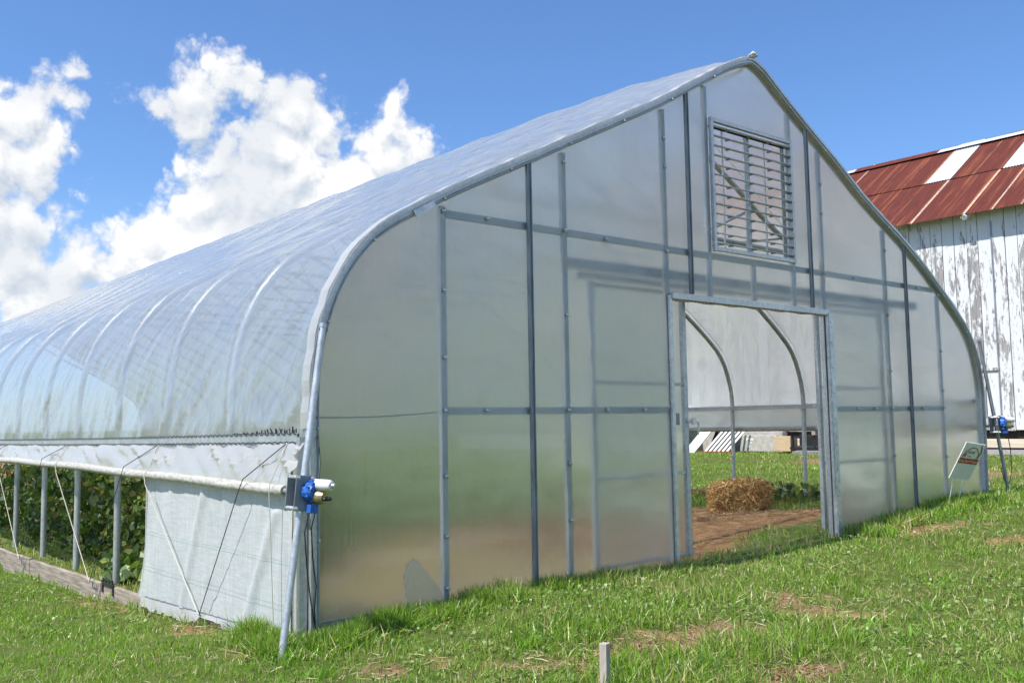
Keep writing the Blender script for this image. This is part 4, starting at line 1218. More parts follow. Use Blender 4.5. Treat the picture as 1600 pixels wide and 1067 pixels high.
# ------------------------------------------------------------------ barn
def barn():
    B = empty('barn', (18, 5, 1.0)); tag(B, 'old white wooden barn with peeling boards and a rusty corrugated roof', 'barn')
    y0, y1 = -3.1, 21.0
    # boards
    y = y0; src = None
    while y < y1:
        w = random.choice((.235, .26, .28, .25))
        mb = MB(); zt = 6.26; zb = 1.49 + random.uniform(-.012, .012)
        xo = random.uniform(-.008, .008)
        mb.box((18.02 + xo, y + w / 2, (zt + zb) / 2), (.028, w - .012, zt - zb)); mb.build('board', MAT['barn'], B); y += w
    MB().box((18.09, (y0 + y1) / 2, 3.9), (.06, y1 - y0, 4.7)).build('sheathing', MAT['dark'], B)
    # door battens (the barn's sliding hatch line)
    MB().box((17.995, 3.62, 3.72), (.02, .035, 4.4)).build('batten', MAT['galv_dark'], B)
    MB().box((17.99, 3.95, 2.78), (.03, .7, .06)).build('batten', MAT['barn'], B)
    # under-floor gap (near-black box paints its shade), footing, kerb
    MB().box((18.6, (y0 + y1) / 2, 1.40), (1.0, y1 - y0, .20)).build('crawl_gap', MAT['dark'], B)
    yy = y0
    while yy < 8.2:
        MB().box((18.0, yy + .75, 1.22), (.25, 1.46, .18)).build('footing_block', MAT['lime'], B, bevel=.01); yy += 1.5
    for py in (3.0, 5.6, 8.1): MB().box((18.02, py, 1.40), (.1, .1, .19)).build('pier', MAT['wood_grey'], B)
    while yy < y1:
        MB().box((18.0, yy + .75, 1.22), (.25, 1.46, .55)).build('footing_block', MAT['concrete'], B, bevel=.01); yy += 1.5
    # gable end and far wall
    for yg in (y0, y1):
        vs = [(18.1, yg, 1.0), (24.8, yg, 1.0), (24.8, yg, 6.35), (21.45, yg, 8.55), (18.1, yg, 6.35)]
        vs2 = [(a, b + .08, c) for a, b, c in vs]
        MB().add(vs + vs2, [(0, 1, 2, 3, 4), (9, 8, 7, 6, 5)] + [(i, 5 + i, 5 + (i + 1) % 5, (i + 1) % 5) for i in range(5)]).build('gable_wall', MAT['barn'], B)
    MB().box((24.8, (y0 + y1) / 2, 3.7), (.06, y1 - y0, 5.3)).build('back_wall', MAT['barn'], B)
    # rafter tails
    k = 0; yr = -2.5
    while yr < y1:
        mb = MB(); mb.tube([(17.66, yr, 6.02), (18.1, yr, 6.26)], .06, 10); mb.build('rafter_tail', MAT['barn'], B, True); yr += 1.63
    # corrugated sheets, two courses a side
    sl = .66; base = (17.66, 6.09); run = 1.95; SW = .592; pitch = SW / 9
    def sheet_mesh(name, mat):
        vs = []; fs = []; nx = 9 * 6 + 4
        ux = 1 / math.hypot(1, sl); L = (run + .07) * math.hypot(1, sl)
        for j in range(4):
            for i in range(nx + 1):
                yv = i * pitch / 6; zv = .009 * math.cos(i / 6 * 2 * math.pi)
                vs.append((L * j / 3, yv, zv))
        for j in range(3):
            for i in range(nx): a = j * (nx + 1) + i; fs.append((a, a + nx + 1, a + nx + 2, a + 1))
        me = bpy.data.meshes.new(name); me.from_pydata(vs, [], fs); me.materials.append(MAT[mat]); me.update()
        me.polygons.foreach_set('use_smooth', [True] * len(me.polygons)); return me
    mr = sheet_mesh('roof_sheet', 'rust'); mz = sheet_mesh('roof_sheet_zinc', 'zinc_roof')
    ang = math.atan(sl)
    n0 = int((y0 - .4 - 3.38) / SW)
    for k in range(n0, int((y1 + .3 - 3.38) / SW) + 1):
        for c in (0, 1):
            zinc = (c == 1 and k in (3, 0, -1, -4, -5)) or (c == 0 and k in (-5,))
            o = bpy.data.objects.new('roof_sheet', mz if zinc else mr); COL.objects.link(o); o.parent = B
            off = .014 * (1 - c) * 0 + c * .020
            o.location = (base[0] + c * run + random.uniform(-.012, .012), 3.38 + k * SW, base[1] + c * run * sl + off + .004 * (k % 2))
            o.rotation_euler = (0, -ang, 0)
            if zinc: o['label'] = 'pale galvanised roof sheet among the rusty ones'
    # far slope, one plain skin seen by nobody but closing the roof
    MB().add([(21.45, y0 - .3, 8.66), (25.4, y0 - .3, 6.07), (25.4, y1 + .3, 6.07), (21.45, y1 + .3, 8.66), (21.45, y0 - .3, 8.62), (25.4, y0 - .3, 6.03), (25.4, y1 + .3, 6.03), (21.45, y1 + .3, 8.62)],
             [(0, 1, 2, 3), (7, 6, 5, 4), (0, 4, 5, 1), (2, 6, 7, 3)]).build('far_roof_slope', MAT['rust'], B)
    yy = y0 - .3; k = 0
    while yy < y1:
        w = 2.4
        mb = MB(); z = 8.665 + .006 * (k % 2)
        mb.add([(21.24, yy, z - .125), (21.45, yy, z), (21.66, yy, z - .13), (21.24, yy + w + .05, z - .125), (21.45, yy + w + .05, z), (21.66, yy + w + .05, z - .13)], [(0, 1, 4, 3), (1, 2, 5, 4)])
        mb.build('ridge_cap', MAT['zinc_roof' if k % 2 else 'rust'], B); yy += w; k += 1
    rel(B)


barn()
gv = MB(); gv.add([(16.9, -6, 1.035), (17.85, -6, 1.10), (17.85, 8, 1.10), (16.9, 8, 1.035), (16.9, -6, .9), (17.85, -6, .9), (17.85, 8, .9), (16.9, 8, .9)],
                  [(0, 1, 2, 3), (4, 7, 6, 5), (0, 4, 5, 1), (1, 5, 6, 2), (2, 6, 7, 3), (3, 7, 4, 0)])
tag(gv.build('gravel_strip', MAT['gravel']), kind='structure')

# ------------------------------------------------------------------ things leaning on the barn, seen through the doorway
def lean_board(name, y0, y1, zb, zt, xb, xt, skew, mat, label, cat, th=.04, panels=0, group=None):
    o = MB()
    ring = [(xb, y0, zb), (xb, y1, zb), (xt, y1 + skew, zt), (xt, y0 + skew, zt)]
    o.add(ring + [(a + th, b, c) for a, b, c in ring], [(0, 3, 2, 1), (4, 5, 6, 7), (0, 1, 5, 4), (1, 2, 6, 5), (2, 3, 7, 6), (3, 0, 4, 7)])
    r = empty(name, (xb, y0, zb)); tag(r, label, cat, group)
    o.build('slab', MAT[mat], r)
    for k in range(panels):
        t0, t1 = .12 + .42 * k, .42 + .42 * k
        def pt(u, t): return Vector((xb + (xt - xb) * t - .006, (y0 + (y1 - y0) * u) + skew * t, zb + (zt - zb) * t))
        q = [pt(.15, t0), pt(.85, t0), pt(.85, t1), pt(.15, t1)]
        mb = MB()
        for i in range(4): mb.bar(q[i], q[(i + 1) % 4], .018, .018, (1, 0, 0))
        mb.build('moulding', MAT['galv'], r)
    rel(r); return r


gz = g1(17.0, 11)
lean_board('old_door', 11.25, 12.6, gz - .02, 2.2, 16.7, 17.6, .3, 'white_paint', 'white panelled door leaning on the barn, seen at the left of the doorway view', 'door', panels=2)
lean_board('white_sheet', 10.85, 11.2, gz - .02, 1.9, 16.75, 17.6, -.35, 'white_paint', 'narrow white board leaning right of the old panelled door', 'board')
lean_board('gap_shade_sheet', 10.25, 10.75, gz - .0, 1.9, 17.2, 17.7, -.1, 'dark', 'near-black sheet as painted shade of the gap between the white door and the white slats', 'board')  # near-black sheet paints the shade of the gap; no board stands there
sf = empty('slatted_frame', (17.0, 10.2, gz)); tag(sf, 'white slatted frame leaning on the barn foot beside the grey slab', 'frame')
for k in range(6):
    y = 10.62 - k * .135
    MB().bar((16.95, y, .99), (17.5, y - .42, 1.75), .05, .025, (1, 0, 0)).build('slat', MAT['white_paint'], sf)
MB().bar((16.93, 9.72, 1.0), (16.93, 10.78, .99), .05, .04).build('foot', MAT['red_print'], sf)
rel(sf)
cs = MB(); cs.box((17.55, 9.38, 1.20), (.12, 1.10, .40)); o = cs.build('concrete_slab', MAT['concrete'], bevel=.01); tag(o, 'grey concrete slab with a pale paint mark standing against the barn', 'slab')
mk = MB(); mk.box((17.486, 9.62, 1.30), (.004, .22, .06)); mk.box((17.486, 9.66, 1.19), (.004, .06, .2)); mk.box((17.486, 9.60, 1.22), (.004, .08, .035)); m_ = mk.build('paint_mark', MAT['white_paint'], o)
tb = MB(); tb.box((17.4, 8.50, 1.20), (.3, .46, .36)); o = tb.build('wooden_box', MAT['tan'], bevel=.006); tag(o, 'tan wooden box on the grass between the grey slab and the black cart', 'box')
ct = empty('black_cart', (17.3, 7.9, 1.05)); tag(ct, 'low black metal cart parked by the barn foot, right of the tan box', 'cart')
MB().box((17.35, 7.85, 1.10), (.4, .75, .05)).build('deck', MAT['black_pl'], ct)
for y in (7.55, 8.15): MB().box((17.17, y, 1.25), (.04, .04, .28)).build('post', MAT['black_pl'], ct)
MB().box((17.17, 7.85, 1.37), (.04, .66, .04)).build('rail', MAT['black_pl'], ct)
MB().box((17.5, 7.85, 1.28), (.1, .6, .26)).build('back_panel', MAT['black_pl'], ct)
rel(ct)

# ------------------------------------------------------------------ straw bale
def strands(n, pos_fn, length=(.08, .2), w=.004, colr=((.42, .25, .11), (.72, .50, .24))):
    """flat straw strands as one mesh"""
    P, Dv, L = pos_fn(n); W = np.cross(Dv, rng.normal(size=(n, 3))); W /= np.linalg.norm(W, axis=1)[:, None]
    W = W * w; bend = rng.normal(size=(n, 3)) * .12 * L[:, None]
    a = P - Dv * L[:, None] / 2; b = P + bend * .5; c = P + Dv * L[:, None] / 2
    V = np.stack([a - W, a + W, b - W, b + W, c - W * .6, c + W * .6], 1).reshape(-1, 3)
    i0 = np.arange(n)[:, None] * 6
    F = np.concatenate([i0 + np.array([[0, 1, 3, 2]]), i0 + np.array([[2, 3, 5, 4]])], 1).reshape(-1, 4)
    t = rng.random((n, 1)); col = np.array(colr[0]) * (1 - t) + np.array(colr[1]) * t
    return V, F, np.repeat(col, 6, 0)


def bale():
    cx, cyy, z0 = 7.72, 2.62, g1(7.7, 2.6) - .01
    e = empty('straw_bale', (cx, cyy, z0)); tag(e, 'loose golden straw bale lying on the earth floor inside the doorway', 'straw bale')
    a = -.62; ca, sa = math.cos(a), math.sin(a)
    lx, ly, lz = .70, .42, .36
    # body: rounded lumpy block
    nu, nv = 34, 18; vs = []; fs = []
    for j in range(nv + 1):
        ph = math.pi * j / nv
        for i in range(nu):
            th = 2 * math.pi * i / nu
            q = lambda c_, p_: math.copysign(abs(c_) ** p_, c_)
            x = q(math.cos(th), .30) * q(math.sin(ph), .30); y = q(math.sin(th), .30) * q(math.sin(ph), .30); z = q(math.cos(ph), .32)
            k = 1 + .10 * (float(vnoise(np.array(x * 4 + 9), np.array(z * 4 + y * 3))) - .5)
            X = x * lx / 2 * k * (1 - .04 * z); Yv = y * ly / 2 * k; Z = (z * .5 + .5) * lz * k
            if x < -.5: Z *= .93
            vs.append((cx + X * ca - Yv * sa, cyy + X * sa + Yv * ca, z0 + Z))
    for j in range(nv):
        for i in range(nu):
            fs.append((j * nu + i, (j + 1) * nu + i, (j + 1) * nu + (i + 1) % nu, j * nu + (i + 1) % nu))
    body = MB().add(vs, fs).build('bale_core', MAT['strawm'], e, True)
    at = body.data.attributes.new('tint', 'FLOAT_COLOR', 'POINT'); at.data.foreach_set('color', np.tile(np.array([.16, .08, .03, 1], np.float32), len(body.data.vertices)))
    V0 = np.array(vs); Q = V0[np.array(fs)]
    fn = np.cross(Q[:, 2] - Q[:, 0], Q[:, 3] - Q[:, 1]); ar = np.linalg.norm(fn, axis=1); fn = fn / np.maximum(ar, 1e-9)[:, None]
    cen = np.array([cx, cyy, z0 + lz * .5]); fn *= np.sign(((Q.mean(1) - cen) * fn).sum(1))[:, None]
    def pf(n):
        i = rng.choice(len(Q), n, p=ar / ar.sum()); u, w = rng.random((n, 1)), rng.random((n, 1))
        P = (Q[i, 0] * (1 - u) + Q[i, 1] * u) * (1 - w) + (Q[i, 3] * (1 - u) + Q[i, 2] * u) * w
        N0 = fn; P = P + N0[i] * rng.uniform(.0, .022, (n, 1)) + rng.normal(size=(n, 3)) * .008
        P[:, 2] = np.maximum(P[:, 2], z0 + .012)
        ax = np.array([ca, sa, 0]) * .5; D = ax + rng.normal(size=(n, 3)) * .75; D -= N0[i] * (D * N0[i]).sum(1)[:, None] * .65
        D[:, 2] -= .25 * (np.abs(N0[i][:, 2]) < .5); D /= np.linalg.norm(D, axis=1)[:, None]
        return P, D, rng.uniform(.06, .20, n)
    V, F, C = strands(9000, pf, w=.0050, colr=((.30, .15, .05), (.92, .64, .28)))
    o = mesh_np('loose_straw', V, F, 4, MAT['strawm'], e, tint=C); o['kind'] = 'stuff'
    rel(e)
    # litter on the floor
    def pl(n):
        x = np.where(rng.random(n) < .35, 7.2 + rng.normal(size=n) * .45, rng.uniform(3.6, 8.0, n)); y = np.where(rng.random(n) < .35, 2.2 + rng.normal(size=n) * .35, rng.uniform(.05, 3.2, n))
        z = gh(x, y) + .008
        D = rng.normal(size=(n, 3)); D[:, 2] *= .10; D /= np.linalg.norm(D, axis=1)[:, None]
        return np.stack([x, y, z], 1), D, rng.uniform(.04, .14, n)
    V, F, C = strands(3500, pl, w=.003, colr=((.26, .15, .08), (.50, .36, .19)))
    o = mesh_np('straw_litter', V, F, 4, MAT['strawm'], tint=C); tag(o, 'loose straw scattered over the earth floor', 'straw', kind='stuff')


bale()

# ------------------------------------------------------------------ grass
def project(x, y, z):
    d = np.stack([x - CAM.x, y - CAM.y, z - CAM.z], -1)
    zz = d @ np.array(_fw); return 800 + _f * (d @ np.array(_r2)) / np.maximum(zz, 1e-3), 533.5 - _f * (d @ np.array(_u2)) / np.maximum(zz, 1e-3), zz


def sample_ground(n, x0, x1, y0, y1, rho_ref, dref=6.0, pw=1.5, margin=.30):
    """random ground points, thinned with distance, kept where the camera (or one beside it) sees them"""
    A = (x1 - x0) * (y1 - y0); n = int(A * rho_ref)
    x = rng.uniform(x0, x1, n); y = rng.uniform(y0, y1, n)
    d = np.hypot(x - CAM.x, y - CAM.y)
    k = rng.random(n) < np.minimum(1, (dref / np.maximum(d, .1)) ** pw); x, y, d = x[k], y[k], d[k]
    u, v, zz = project(x, y, np.full_like(x, .55))
    k = (zz > .5) & (u > -1600 * margin) & (u < 1600 * (1 + margin)) & (v < 1067 * (1 + margin * 1.3)) & (v > 560)
    return x[k], y[k], d[k]


def blades(x, y, d, h, wid, tint, lean=.5, name='grass', mat='grass', seg=2, z=None):
    n = len(x)
    if z is None: z = gh(x, y) - .012
    az = rng.uniform(0, 2 * math.pi, n); ln = np.abs(rng.normal(size=n)) * lean * h
    dx, dy = np.cos(az), np.sin(az)
    fa = rng.uniform(0, math.pi, n); wx, wy = np.cos(fa) * wid / 2, np.sin(fa) * wid / 2
    hz = h * np.clip(1 - .25 * (ln / np.maximum(h, 1e-3)) ** 1.4, .3, 1)
    r = []
    for t, wf in ((0, 1.0), (.5, .85)):
        px = x + dx * ln * t * t; py = y + dy * ln * t * t; pz = z + hz * (t if t < .9 else t)
        r.append(np.stack([px - wx * wf, py - wy * wf, pz], 1)); r.append(np.stack([px + wx * wf, py + wy * wf, pz], 1))
    r.append(np.stack([x + dx * ln, y + dy * ln, z + hz], 1))
    V = np.stack(r, 1).reshape(-1, 3)
    i0 = (np.arange(n) * 5)[:, None]
    F = np.concatenate([i0 + np.array([[0, 1, 3]]), i0 + np.array([[0, 3, 2]]), i0 + np.array([[2, 3, 4]])], 1)
    return V, F.reshape(-1, 3), np.repeat(tint, 5, 0)


def grass_tint(x, y, n, vivid):
    g1_ = np.array([.190, .335, .028]); g2 = np.array([.200, .285, .050]); yl = np.array([.46, .39, .20]); dk = np.array([.100, .170, .030])
    nn = fbm(x * 1.1 + 3, y * 1.1, 3)[:, None]; r = rng.random((n, 1)); r2 = rng.random((n, 1))
    a = np.clip(vivid[:, None] + (nn - .5) * 1.2 + (r - .5) * .5, 0, 1)
    c = g1_ * a + g2 * (1 - a)
    c = np.where(r2 < .18, dk, c)
    dry = .10 + .34 * (1 - a) * sstep(fbm(x * 2.3 + 50, y * 2.3, 3), .35, .65)[:, None]
    c = np.where(rng.random((n, 1)) < dry, yl * (.8 + .5 * r), c)
    return c * (1.02 + .5 * r2)


def in_house(x, y): return (x > -.03) & (x < 9.12) & (y > -.01)


def lawn():
    parts = []
    x, y, d = sample_ground(0, -6, 17.8, -4.6, 26, 4300, 5.6, 1.75)
    ih = in_house(x, y)
    b = bare(x, y)
    strip = ih & (y < .95) & (x > 3.3) & (x < 5.9) & (rng.random(len(x)) < .75)
    weeds_r = ih & (x > 7.8) & (rng.random(len(x)) < .8)
    weeds_l = ih & (x < 1.6) & (y > 1.5) & (rng.random(len(x)) < .45)
    k = (~ih) | strip | weeds_r | weeds_l
    thin = np.where(b > .05, 1 - .96 * b, 1.0)
    k &= rng.random(len(x)) < thin
    k &= ~((x > 16.85) & (y < 8))
    tuftn = fbm(x * 3.1, y * 3.1, 3)
    k &= rng.random(len(x)) < np.clip(.55 + (tuftn - .35) * 2.2, .35, 1)
    x, y, d, tuftn = x[k], y[k], d[k], tuftn[k]; ih = in_house(x, y)
    n = len(x)
    left = x < -.05
    vivid = np.where(left & (y > -.8), .95, np.clip(.42 - .10 * (y + 1.0) * (y < -.5), .3, .75)); vivid = np.where(x > 9.2, .62, vivid)
    far = np.clip(d / 6, 1, 5)
    h = rng.uniform(.030, .064, n) * (.65 + .8 * tuftn) * np.where(left, .85, 1.0)
    h = np.where((x < .0) & (x > -.22) & (y > .4), h * .5, h)
    h = np.where(ih & (x > 7.5), h * 1.9, h)
    h = np.where(ih & (x < 2), h * 1.8, h)
    h = np.where(ih & (y < 1) & (x > 3) & (x < 6), h * 1.5, h)
    w = rng.uniform(.0035, .0065, n) * far ** .85
    parts.append(blades(x, y, d, h, w, grass_tint(x, y, n, vivid), .75))
    # longer stalks here and there
    x, y, d = sample_ground(0, -5, 14, -4.4, 6, 70, 6, 1.0); k = ~in_house(x, y); x, y, d = x[k], y[k], d[k]; n = len(x)
    parts.append(blades(x, y, d, rng.uniform(.09, .16, n), rng.uniform(.003, .006, n) * np.clip(d / 6, 1, 3), grass_tint(x, y, n, np.full(n, .4)), .7))
    # coarse crabgrass rosettes
    cs_ = []
    for q in range(110):
        cx_, cy_ = rng.uniform(-2.5, 9), rng.uniform(-3.9, -.2)
        if -.03 < cx_ and cy_ > -.05: continue
        n = 38; rr = rng.uniform(.02, .07); cs_.append(np.stack([cx_ + rng.normal(size=n) * rr, cy_ + rng.normal(size=n) * rr], 1))
    cs_ = np.concatenate(cs_); x, y = cs_[:, 0], cs_[:, 1]; n = len(x); d = np.hypot(x - CAM.x, y - CAM.y)
    parts.append(blades(x, y, d, rng.uniform(.05, .11, n), rng.uniform(.007, .013, n), grass_tint(x, y, n, np.full(n, .8)) * np.array([.9, 1.0, 1.0]), 1.3))
    # rank growth along the foot of the walls
    xs, ys, hs = [], [], []
    for x0, x1, yc, sd, dens, hh in ((.0, 1.5, -.16, .10, 5200, .13), (1.5, 3.5, -.10, .07, 2800, .095), (5.8, 9.0, -.22, .18, 2600, .13), (-.35, .15, -.10, .16, 5200, .13), (9.0, 9.8, -.1, .25, 1300, .12)):
        n = int((x1 - x0) * dens); xs.append(rng.uniform(x0, x1, n)); ys.append(yc + rng.normal(size=n) * sd); hs.append(rng.uniform(.45, 1.15, n) * hh)
    n = 2200; xs.append(-.14 + rng.normal(size=n) * .07); ys.append(rng.uniform(.0, .45, n)); hs.append(rng.uniform(.06, .15, n))
    n = 500; xs.append(-.08 + rng.normal(size=n) * .03); ys.append(rng.uniform(.7, 9, n)); hs.append(rng.uniform(.05, .14, n))
    x_ = None
    for cx_, cy_, rr, n in ((.75, -.12, .16, 1200), (8.1, -.35, .25, 1200), (1.35, -1.15, .30, 1500), (1.9, -1.95, .35, 1800), (.8, -1.9, .3, 1400), (2.5, -1.0, .3, 1000)):
        xs.append(cx_ + rng.normal(size=n) * rr); ys.append(cy_ + rng.normal(size=n) * rr * .6); hs.append(rng.uniform(.06, .14, n))
    x = np.concatenate(xs); y = np.concatenate(ys); h = np.concatenate(hs)
    k = ~((y > -.015) & (x > -.06)) & (rng.random(len(x)) > bare(x, y) * (y < -.4)); x, y, h = x[k], y[k], h[k]; n = len(x); d = np.hypot(x - CAM.x, y - CAM.y)
    clump = vnoise(x * 6, y * 6); h = h * (.55 + .9 * clump)
    parts.append(blades(x, y, d, h, rng.uniform(.005, .010, n) * np.clip(d / 7, 1, 2), grass_tint(x, y, n, np.full(n, .75)) * .95, .85))
    V = []; F = []; C = []; o = 0
    for v, f, c in parts: V.append(v); F.append(f + o); C.append(c); o += len(v)
    V = np.concatenate(V); F = np.concatenate(F); C = np.concatenate(C)
    print('grass tris', len(F))
    ob = mesh_np('grass', V, F, 3, MAT['grass'], tint=C)
    tag(ob, 'green lawn grass with tufts and bare patches all round the greenhouse', 'grass', kind='stuff')


lawn()

# ------------------------------------------------------------------ vines and squash inside the open side
def leaf_mesh(name, tint, curl, lobes=5):
    n = lobes * 2; vs = [(0, 0, 0)]; fs = []
    for i in range(n):
        a = -math.pi / 2 + .35 + (2 * math.pi - .7) * i / (n - 1); r = 1.0 if i % 2 == 0 else .78
        r *= .92 + .16 * random.random()
        vs.append((r * math.cos(a) * .5, r * math.sin(a) * .5 + .15, -curl * r * r + random.uniform(-.05, .05)))
    for i in range(n - 1): fs.append((0, i + 1, i + 2))
    me = bpy.data.meshes.new(name); me.from_pydata(vs, [], fs); me.update(); me.materials.append(MAT['leaf'])
    a = me.attributes.new('tint', 'FLOAT_COLOR', 'POINT'); c = np.ones((len(vs), 4), np.float32); c[:, :3] = tint
    a.data.foreach_set('color', c.ravel()); return me


TI = [(.095, .180, .045), (.140, .235, .055), (.18, .26, .065), (.30, .32, .085), (.36, .30, .11), (.34, .20, .09), (.10, .16, .08), (.055, .10, .03)]
LM = [leaf_mesh('leaf', t, .16 + .04 * i) for i, t in enumerate(TI)]


def leaf_cloud(pts, size, tints, up=.5):
    """many leaves in one mesh"""
    n = len(pts); nv = 6
    V = np.zeros((n, nv, 3)); a = np.linspace(0, 2 * math.pi, nv, endpoint=False)
    nr = rng.normal(size=(n, 3)); nr[:, 2] = np.abs(nr[:, 2]) * up; nr[:, 0] -= .5; nr /= np.linalg.norm(nr, axis=1)[:, None]
    t = np.cross(nr, rng.normal(size=(n, 3))); t /= np.linalg.norm(t, axis=1)[:, None]; bt = np.cross(nr, t)
    r = size * rng.uniform(.35, .62, (n, 1))
    for k in range(nv):
        rr = r * (1 if k % 2 else .8); V[:, k] = pts + (t * math.cos(a[k]) + bt * math.sin(a[k])) * rr - nr * rr * .25 * (k % 2)
    F = (np.arange(n)[:, None] * nv + np.array([[0, 1, 2, 3, 4, 5]])).reshape(-1)
    tc = np.array(tints)[rng.integers(0, len(tints), n)] * rng.uniform(.75, 1.2, (n, 1))
    return V.reshape(-1, 3), F, np.repeat(tc, nv, 0)


def vine(cx, cy_, h, rx, ry, label, nleaf=40, ncloud=170, size=.11, group='cucumber vines climbing inside the open side', name='cucumber_vine', tsel=None, cat='vine'):
    z0 = g1(cx, cy_)
    e = empty(name, (cx, cy_, z0)); tag(e, label, cat, group)
    mb = MB()
    for k in range(3):
        p = [(cx, cy_, z0)]
        for j in range(1, 7): p.append((cx + random.uniform(-1, 1) * rx * .5 * j / 6, cy_ + random.uniform(-1, 1) * ry * .6 * j / 6, z0 + h * j / 6.5))
        mb.tube(p, [.008 * (1 - .1 * i) for i in range(7)], 5)
    st_ = mb.build('stem', MAT['leaf'], e, True)
    a = st_.data.attributes.new('tint', 'FLOAT_COLOR', 'POINT'); a.data.foreach_set('color', np.tile(np.array([.13, .15, .06, 1], np.float32), len(st_.data.vertices)))
    for k in range(nleaf):
        i = random.choices(range(8), tsel or (4, 4, 4, 2, 1, 1, 3, 3))[0]
        o = bpy.data.objects.new('leaf', LM[i]); COL.objects.link(o); o.parent = e
        s = size * random.uniform(.7, 1.5); t = random.random()
        o.location = (cx - rx * random.uniform(.25, 1.0), cy_ + random.uniform(-1, 1) * ry, z0 + .04 + h * t)
        o.scale = (s, s, s); o.rotation_euler = (random.gauss(.5, .5), random.gauss(-.7, .5), random.uniform(0, 6.28))
    n = ncloud; q = rng.random((n, 3)); P = np.stack([cx + (q[:, 0] * 2 - 1) * rx, cy_ + (q[:, 1] * 2 - 1) * ry, z0 + .03 + h * q[:, 2] ** .85 * (1 - .15 * np.abs(q[:, 1] * 2 - 1))], 1)
    V, F, C = leaf_cloud(P, size, [TI[i] for i in (0, 0, 1, 1, 2, 3, 6, 7, 7, 4)])
    o = mesh_np('foliage', V, F, 6, MAT['leaf'], e, tint=C); o['kind'] = 'stuff'
    rel(e)


yv = 3.3; k = 0
desc = ['with yellowing leaves', 'with dark leaves', 'with pale curled leaves', 'with brown dead leaves', 'thick with green leaves', 'with sparse upper leaves']
where = ['nearest the white curtain', 'second from the white curtain', 'third from the white curtain', 'fourth from the white curtain', 'fifth from the white curtain', 'sixth from the white curtain', 'seventh from the white curtain', 'eighth from the white curtain', 'ninth from the white curtain', 'tenth from the white curtain', 'eleventh from the white curtain', 'farthest from the white curtain']
for k in range(12):
    vine(1.15 + random.uniform(-.1, .1), 3.2 + k * .85, random.uniform(1.12, 1.28), .34, .55, 'cucumber vine %s, %s in the front row' % (desc[k % 6], where[k]), nleaf=60 if k < 6 else 16, ncloud=420, size=.088)
for k in range(7):
    vine(1.95 + random.uniform(-.1, .1), 4.6 + k * 1.25, 1.15, .35, .75, 'tall cucumber vine in the shaded back row, %s' % where[k], nleaf=10, ncloud=330, group='cucumber vines of the back row', size=.13)
for k, (x, y, s) in enumerate(((.32, 2.75, .17), (.40, 3.25, .15), (.48, 4.6, .13))):
    vine(x, y, .30, .20, .26, ['low squash plant with broad leaves tucked against the white curtain', 'low squash plant with broad leaves behind the black bracket', 'small squash plant with broad leaves between the steel posts'][k],
         nleaf=20, ncloud=24, size=s, group='squash plants behind the baseboard', name='squash_plant', tsel=(2, 3, 4, 1, 0, 0, 3, 1), cat='squash plant')
for k, (x, y, lb) in enumerate(((8.25, 4.6, 'leafy weed clump left of the straw bale with yellow flowers'), (8.55, 2.9, 'leafy weed clump right of the straw bale'), (8.6, 2.2, 'leafy weed clump with yellow flowers beside the right door post'))):
    vine(x, y, .26, .35, .40, lb, nleaf=26, ncloud=120, size=.08, group='weed clumps along the far baseboard', name='weed_clump', tsel=(3, 4, 3, 1, 0, 0, 3, 3), cat='weed')
    e = bpy.data.objects[[o.name for o in bpy.data.objects if o.name.startswith('weed_clump')][-1]]
    if k != 1:
        for j in range(4):
            fx, fy = x - .2 + random.uniform(-.15, .2), y + random.uniform(-.3, .3); fz = g1(x, y) + random.uniform(.18, .30)
            mb = MB(); mb.tube([(fx, fy, fz - .008), (fx, fy, fz), (fx, fy, fz + .008)], [.008, .024, .012], 8)
            m_, t_, o_ = (MAT.get('_yf') or newmat('yellow_petals')) if not MAT.get('_yf') else MAT['_yf']
            if not MAT.get('_yf'):
                b2 = bsdf(t_, (.75, .48, .02), .6); t_.links.new(b2.outputs[0], o_.inputs[0]); MAT['_yf'] = (m_, t_, o_)
            f_ = mb.build('flower', m_, e); f_.matrix_parent_inverse = Matrix.Translation(-e.location)


def crop_bed():
    n = 9000; x = rng.uniform(2.9, 7.4, n); y = rng.uniform(4.9, 15, n); row = np.abs(((x - .2) % .75) - .375)
    k = row > .10; x, y = x[k], y[k]; n = len(x)
    P = np.stack([x, y, gh(x, y) + rng.uniform(.02, .34, n)], 1)
    V, F, C = leaf_cloud(P, .14, [(.17, .29, .06), (.22, .35, .07), (.27, .38, .08), (.34, .38, .09)], up=1.5)
    o = mesh_np('crop_bed', V, F, 6, MAT['leaf'], tint=C)
    tag(o, 'low leafy crop growing in rows deeper inside the greenhouse', 'crop', kind='stuff')


crop_bed()


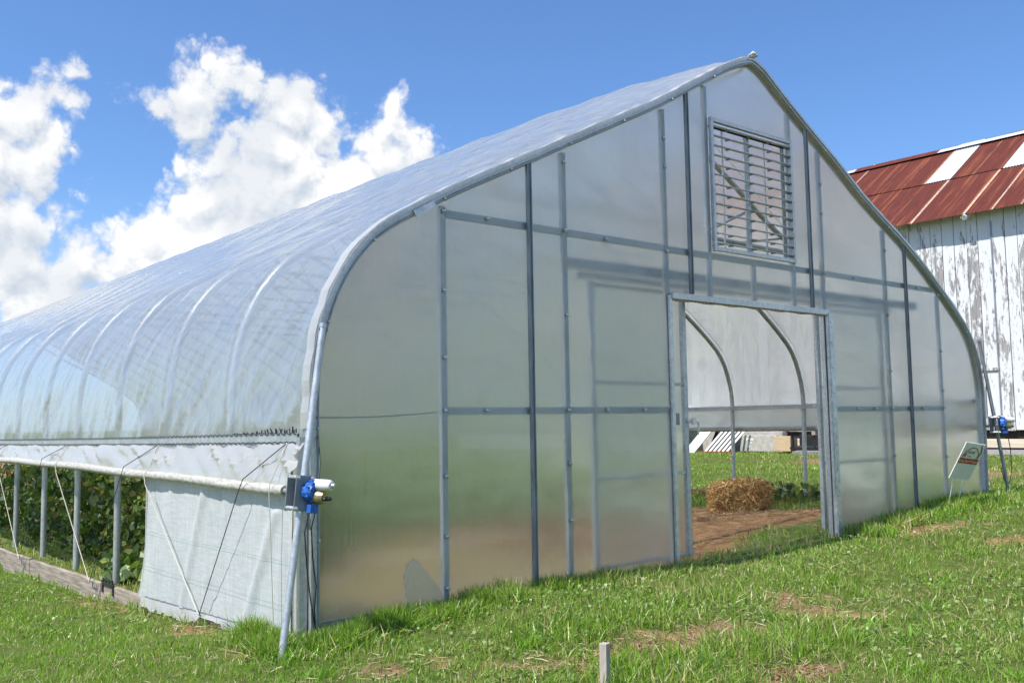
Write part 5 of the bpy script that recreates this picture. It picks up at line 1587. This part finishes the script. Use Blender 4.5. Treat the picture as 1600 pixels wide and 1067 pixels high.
def clover():
    """low broad-leaved weeds in the turf"""
    x, y, d = sample_ground(0, -4.5, 12, -4.3, 7, 420, 6, 1.3)
    k = (~in_house(x, y)) & (fbm(x * 1.6 + 80, y * 1.6, 3) > .54) & (rng.random(len(x)) < .8) & (bare(x, y) < .05); x, y, d = x[k], y[k], d[k]; n = len(x)
    P = np.stack([x, y, gh(x, y) + rng.uniform(.015, .05, n)], 1)
    V, F, C = leaf_cloud(P, .024, [(.12, .24, .05), (.10, .20, .045), (.16, .25, .07)], up=2.5)
    o = mesh_np('clover', V, F, 6, MAT['leaf'], tint=C)
    tag(o, 'low broad-leaved clover and weeds spread through the lawn', 'weeds', kind='stuff')


clover()


def thatch():
    """dead stalks lying in the bare patches and through the turf"""
    xs, ys = [], []
    for px, py, rx, ry, a in PATCH:
        n = int(90 + 160 * rx); xs.append(px + rng.normal(size=n) * rx * .75); ys.append(py + rng.normal(size=n) * (ry + .05) * .9)
    x, y, d = sample_ground(0, -3, 10, -4.2, 1, 55, 6, 1.2); xs.append(x); ys.append(y)
    x = np.concatenate(xs); y = np.concatenate(ys); k = ~in_house(x, y); x, y = x[k], y[k]
    def pt(n):
        D = rng.normal(size=(n, 3)); D[:, 2] *= .25; D /= np.linalg.norm(D, axis=1)[:, None]
        return np.stack([x, y, gh(x, y) + rng.uniform(.0, .03, n)], 1), D, rng.uniform(.03, .10, n)
    V, F, C = strands(len(x), pt, w=.0020, colr=((.30, .22, .12), (.50, .41, .24)))
    o = mesh_np('dead_thatch', V, F, 4, MAT['strawm'], tint=C)
    tag(o, 'dead straw-coloured stalks lying in the worn patches of the lawn', 'thatch', kind='stuff')
    # crumbs of soil
    n = 2600; i = rng.integers(0, 11, n); P = np.array(PATCH)[i]
    x = P[:, 0] + rng.normal(size=n) * P[:, 2] * .6; y = P[:, 1] + rng.normal(size=n) * P[:, 3] * .8; k = ~in_house(x, y); x, y = x[k], y[k]; n = len(x)
    r_ = rng.uniform(.003, .013, (n, 1)); base = np.array([(1, 0, 0), (-.5, .85, 0), (-.5, -.85, 0), (0, 0, .9)])
    V = np.stack([x, y, gh(x, y) - .012], 1)[:, None, :] + base[None] * r_[:, None] + rng.normal(size=(n, 4, 3)) * r_[:, None] * .2
    F = (np.arange(n)[:, None] * 4 + np.array([[0, 1, 3, 1, 2, 3, 2, 0, 3]])).reshape(-1)
    C = np.repeat(np.array([.30, .19, .11]) * rng.uniform(.6, 1.2, (n, 1)), 4, 0)
    o = mesh_np('soil_crumbs', V.reshape(-1, 3), F, 3, MAT['ground'], tint=C)
    tag(o, 'small crumbs of dry soil in the worn patches', 'soil', kind='stuff')


thatch()
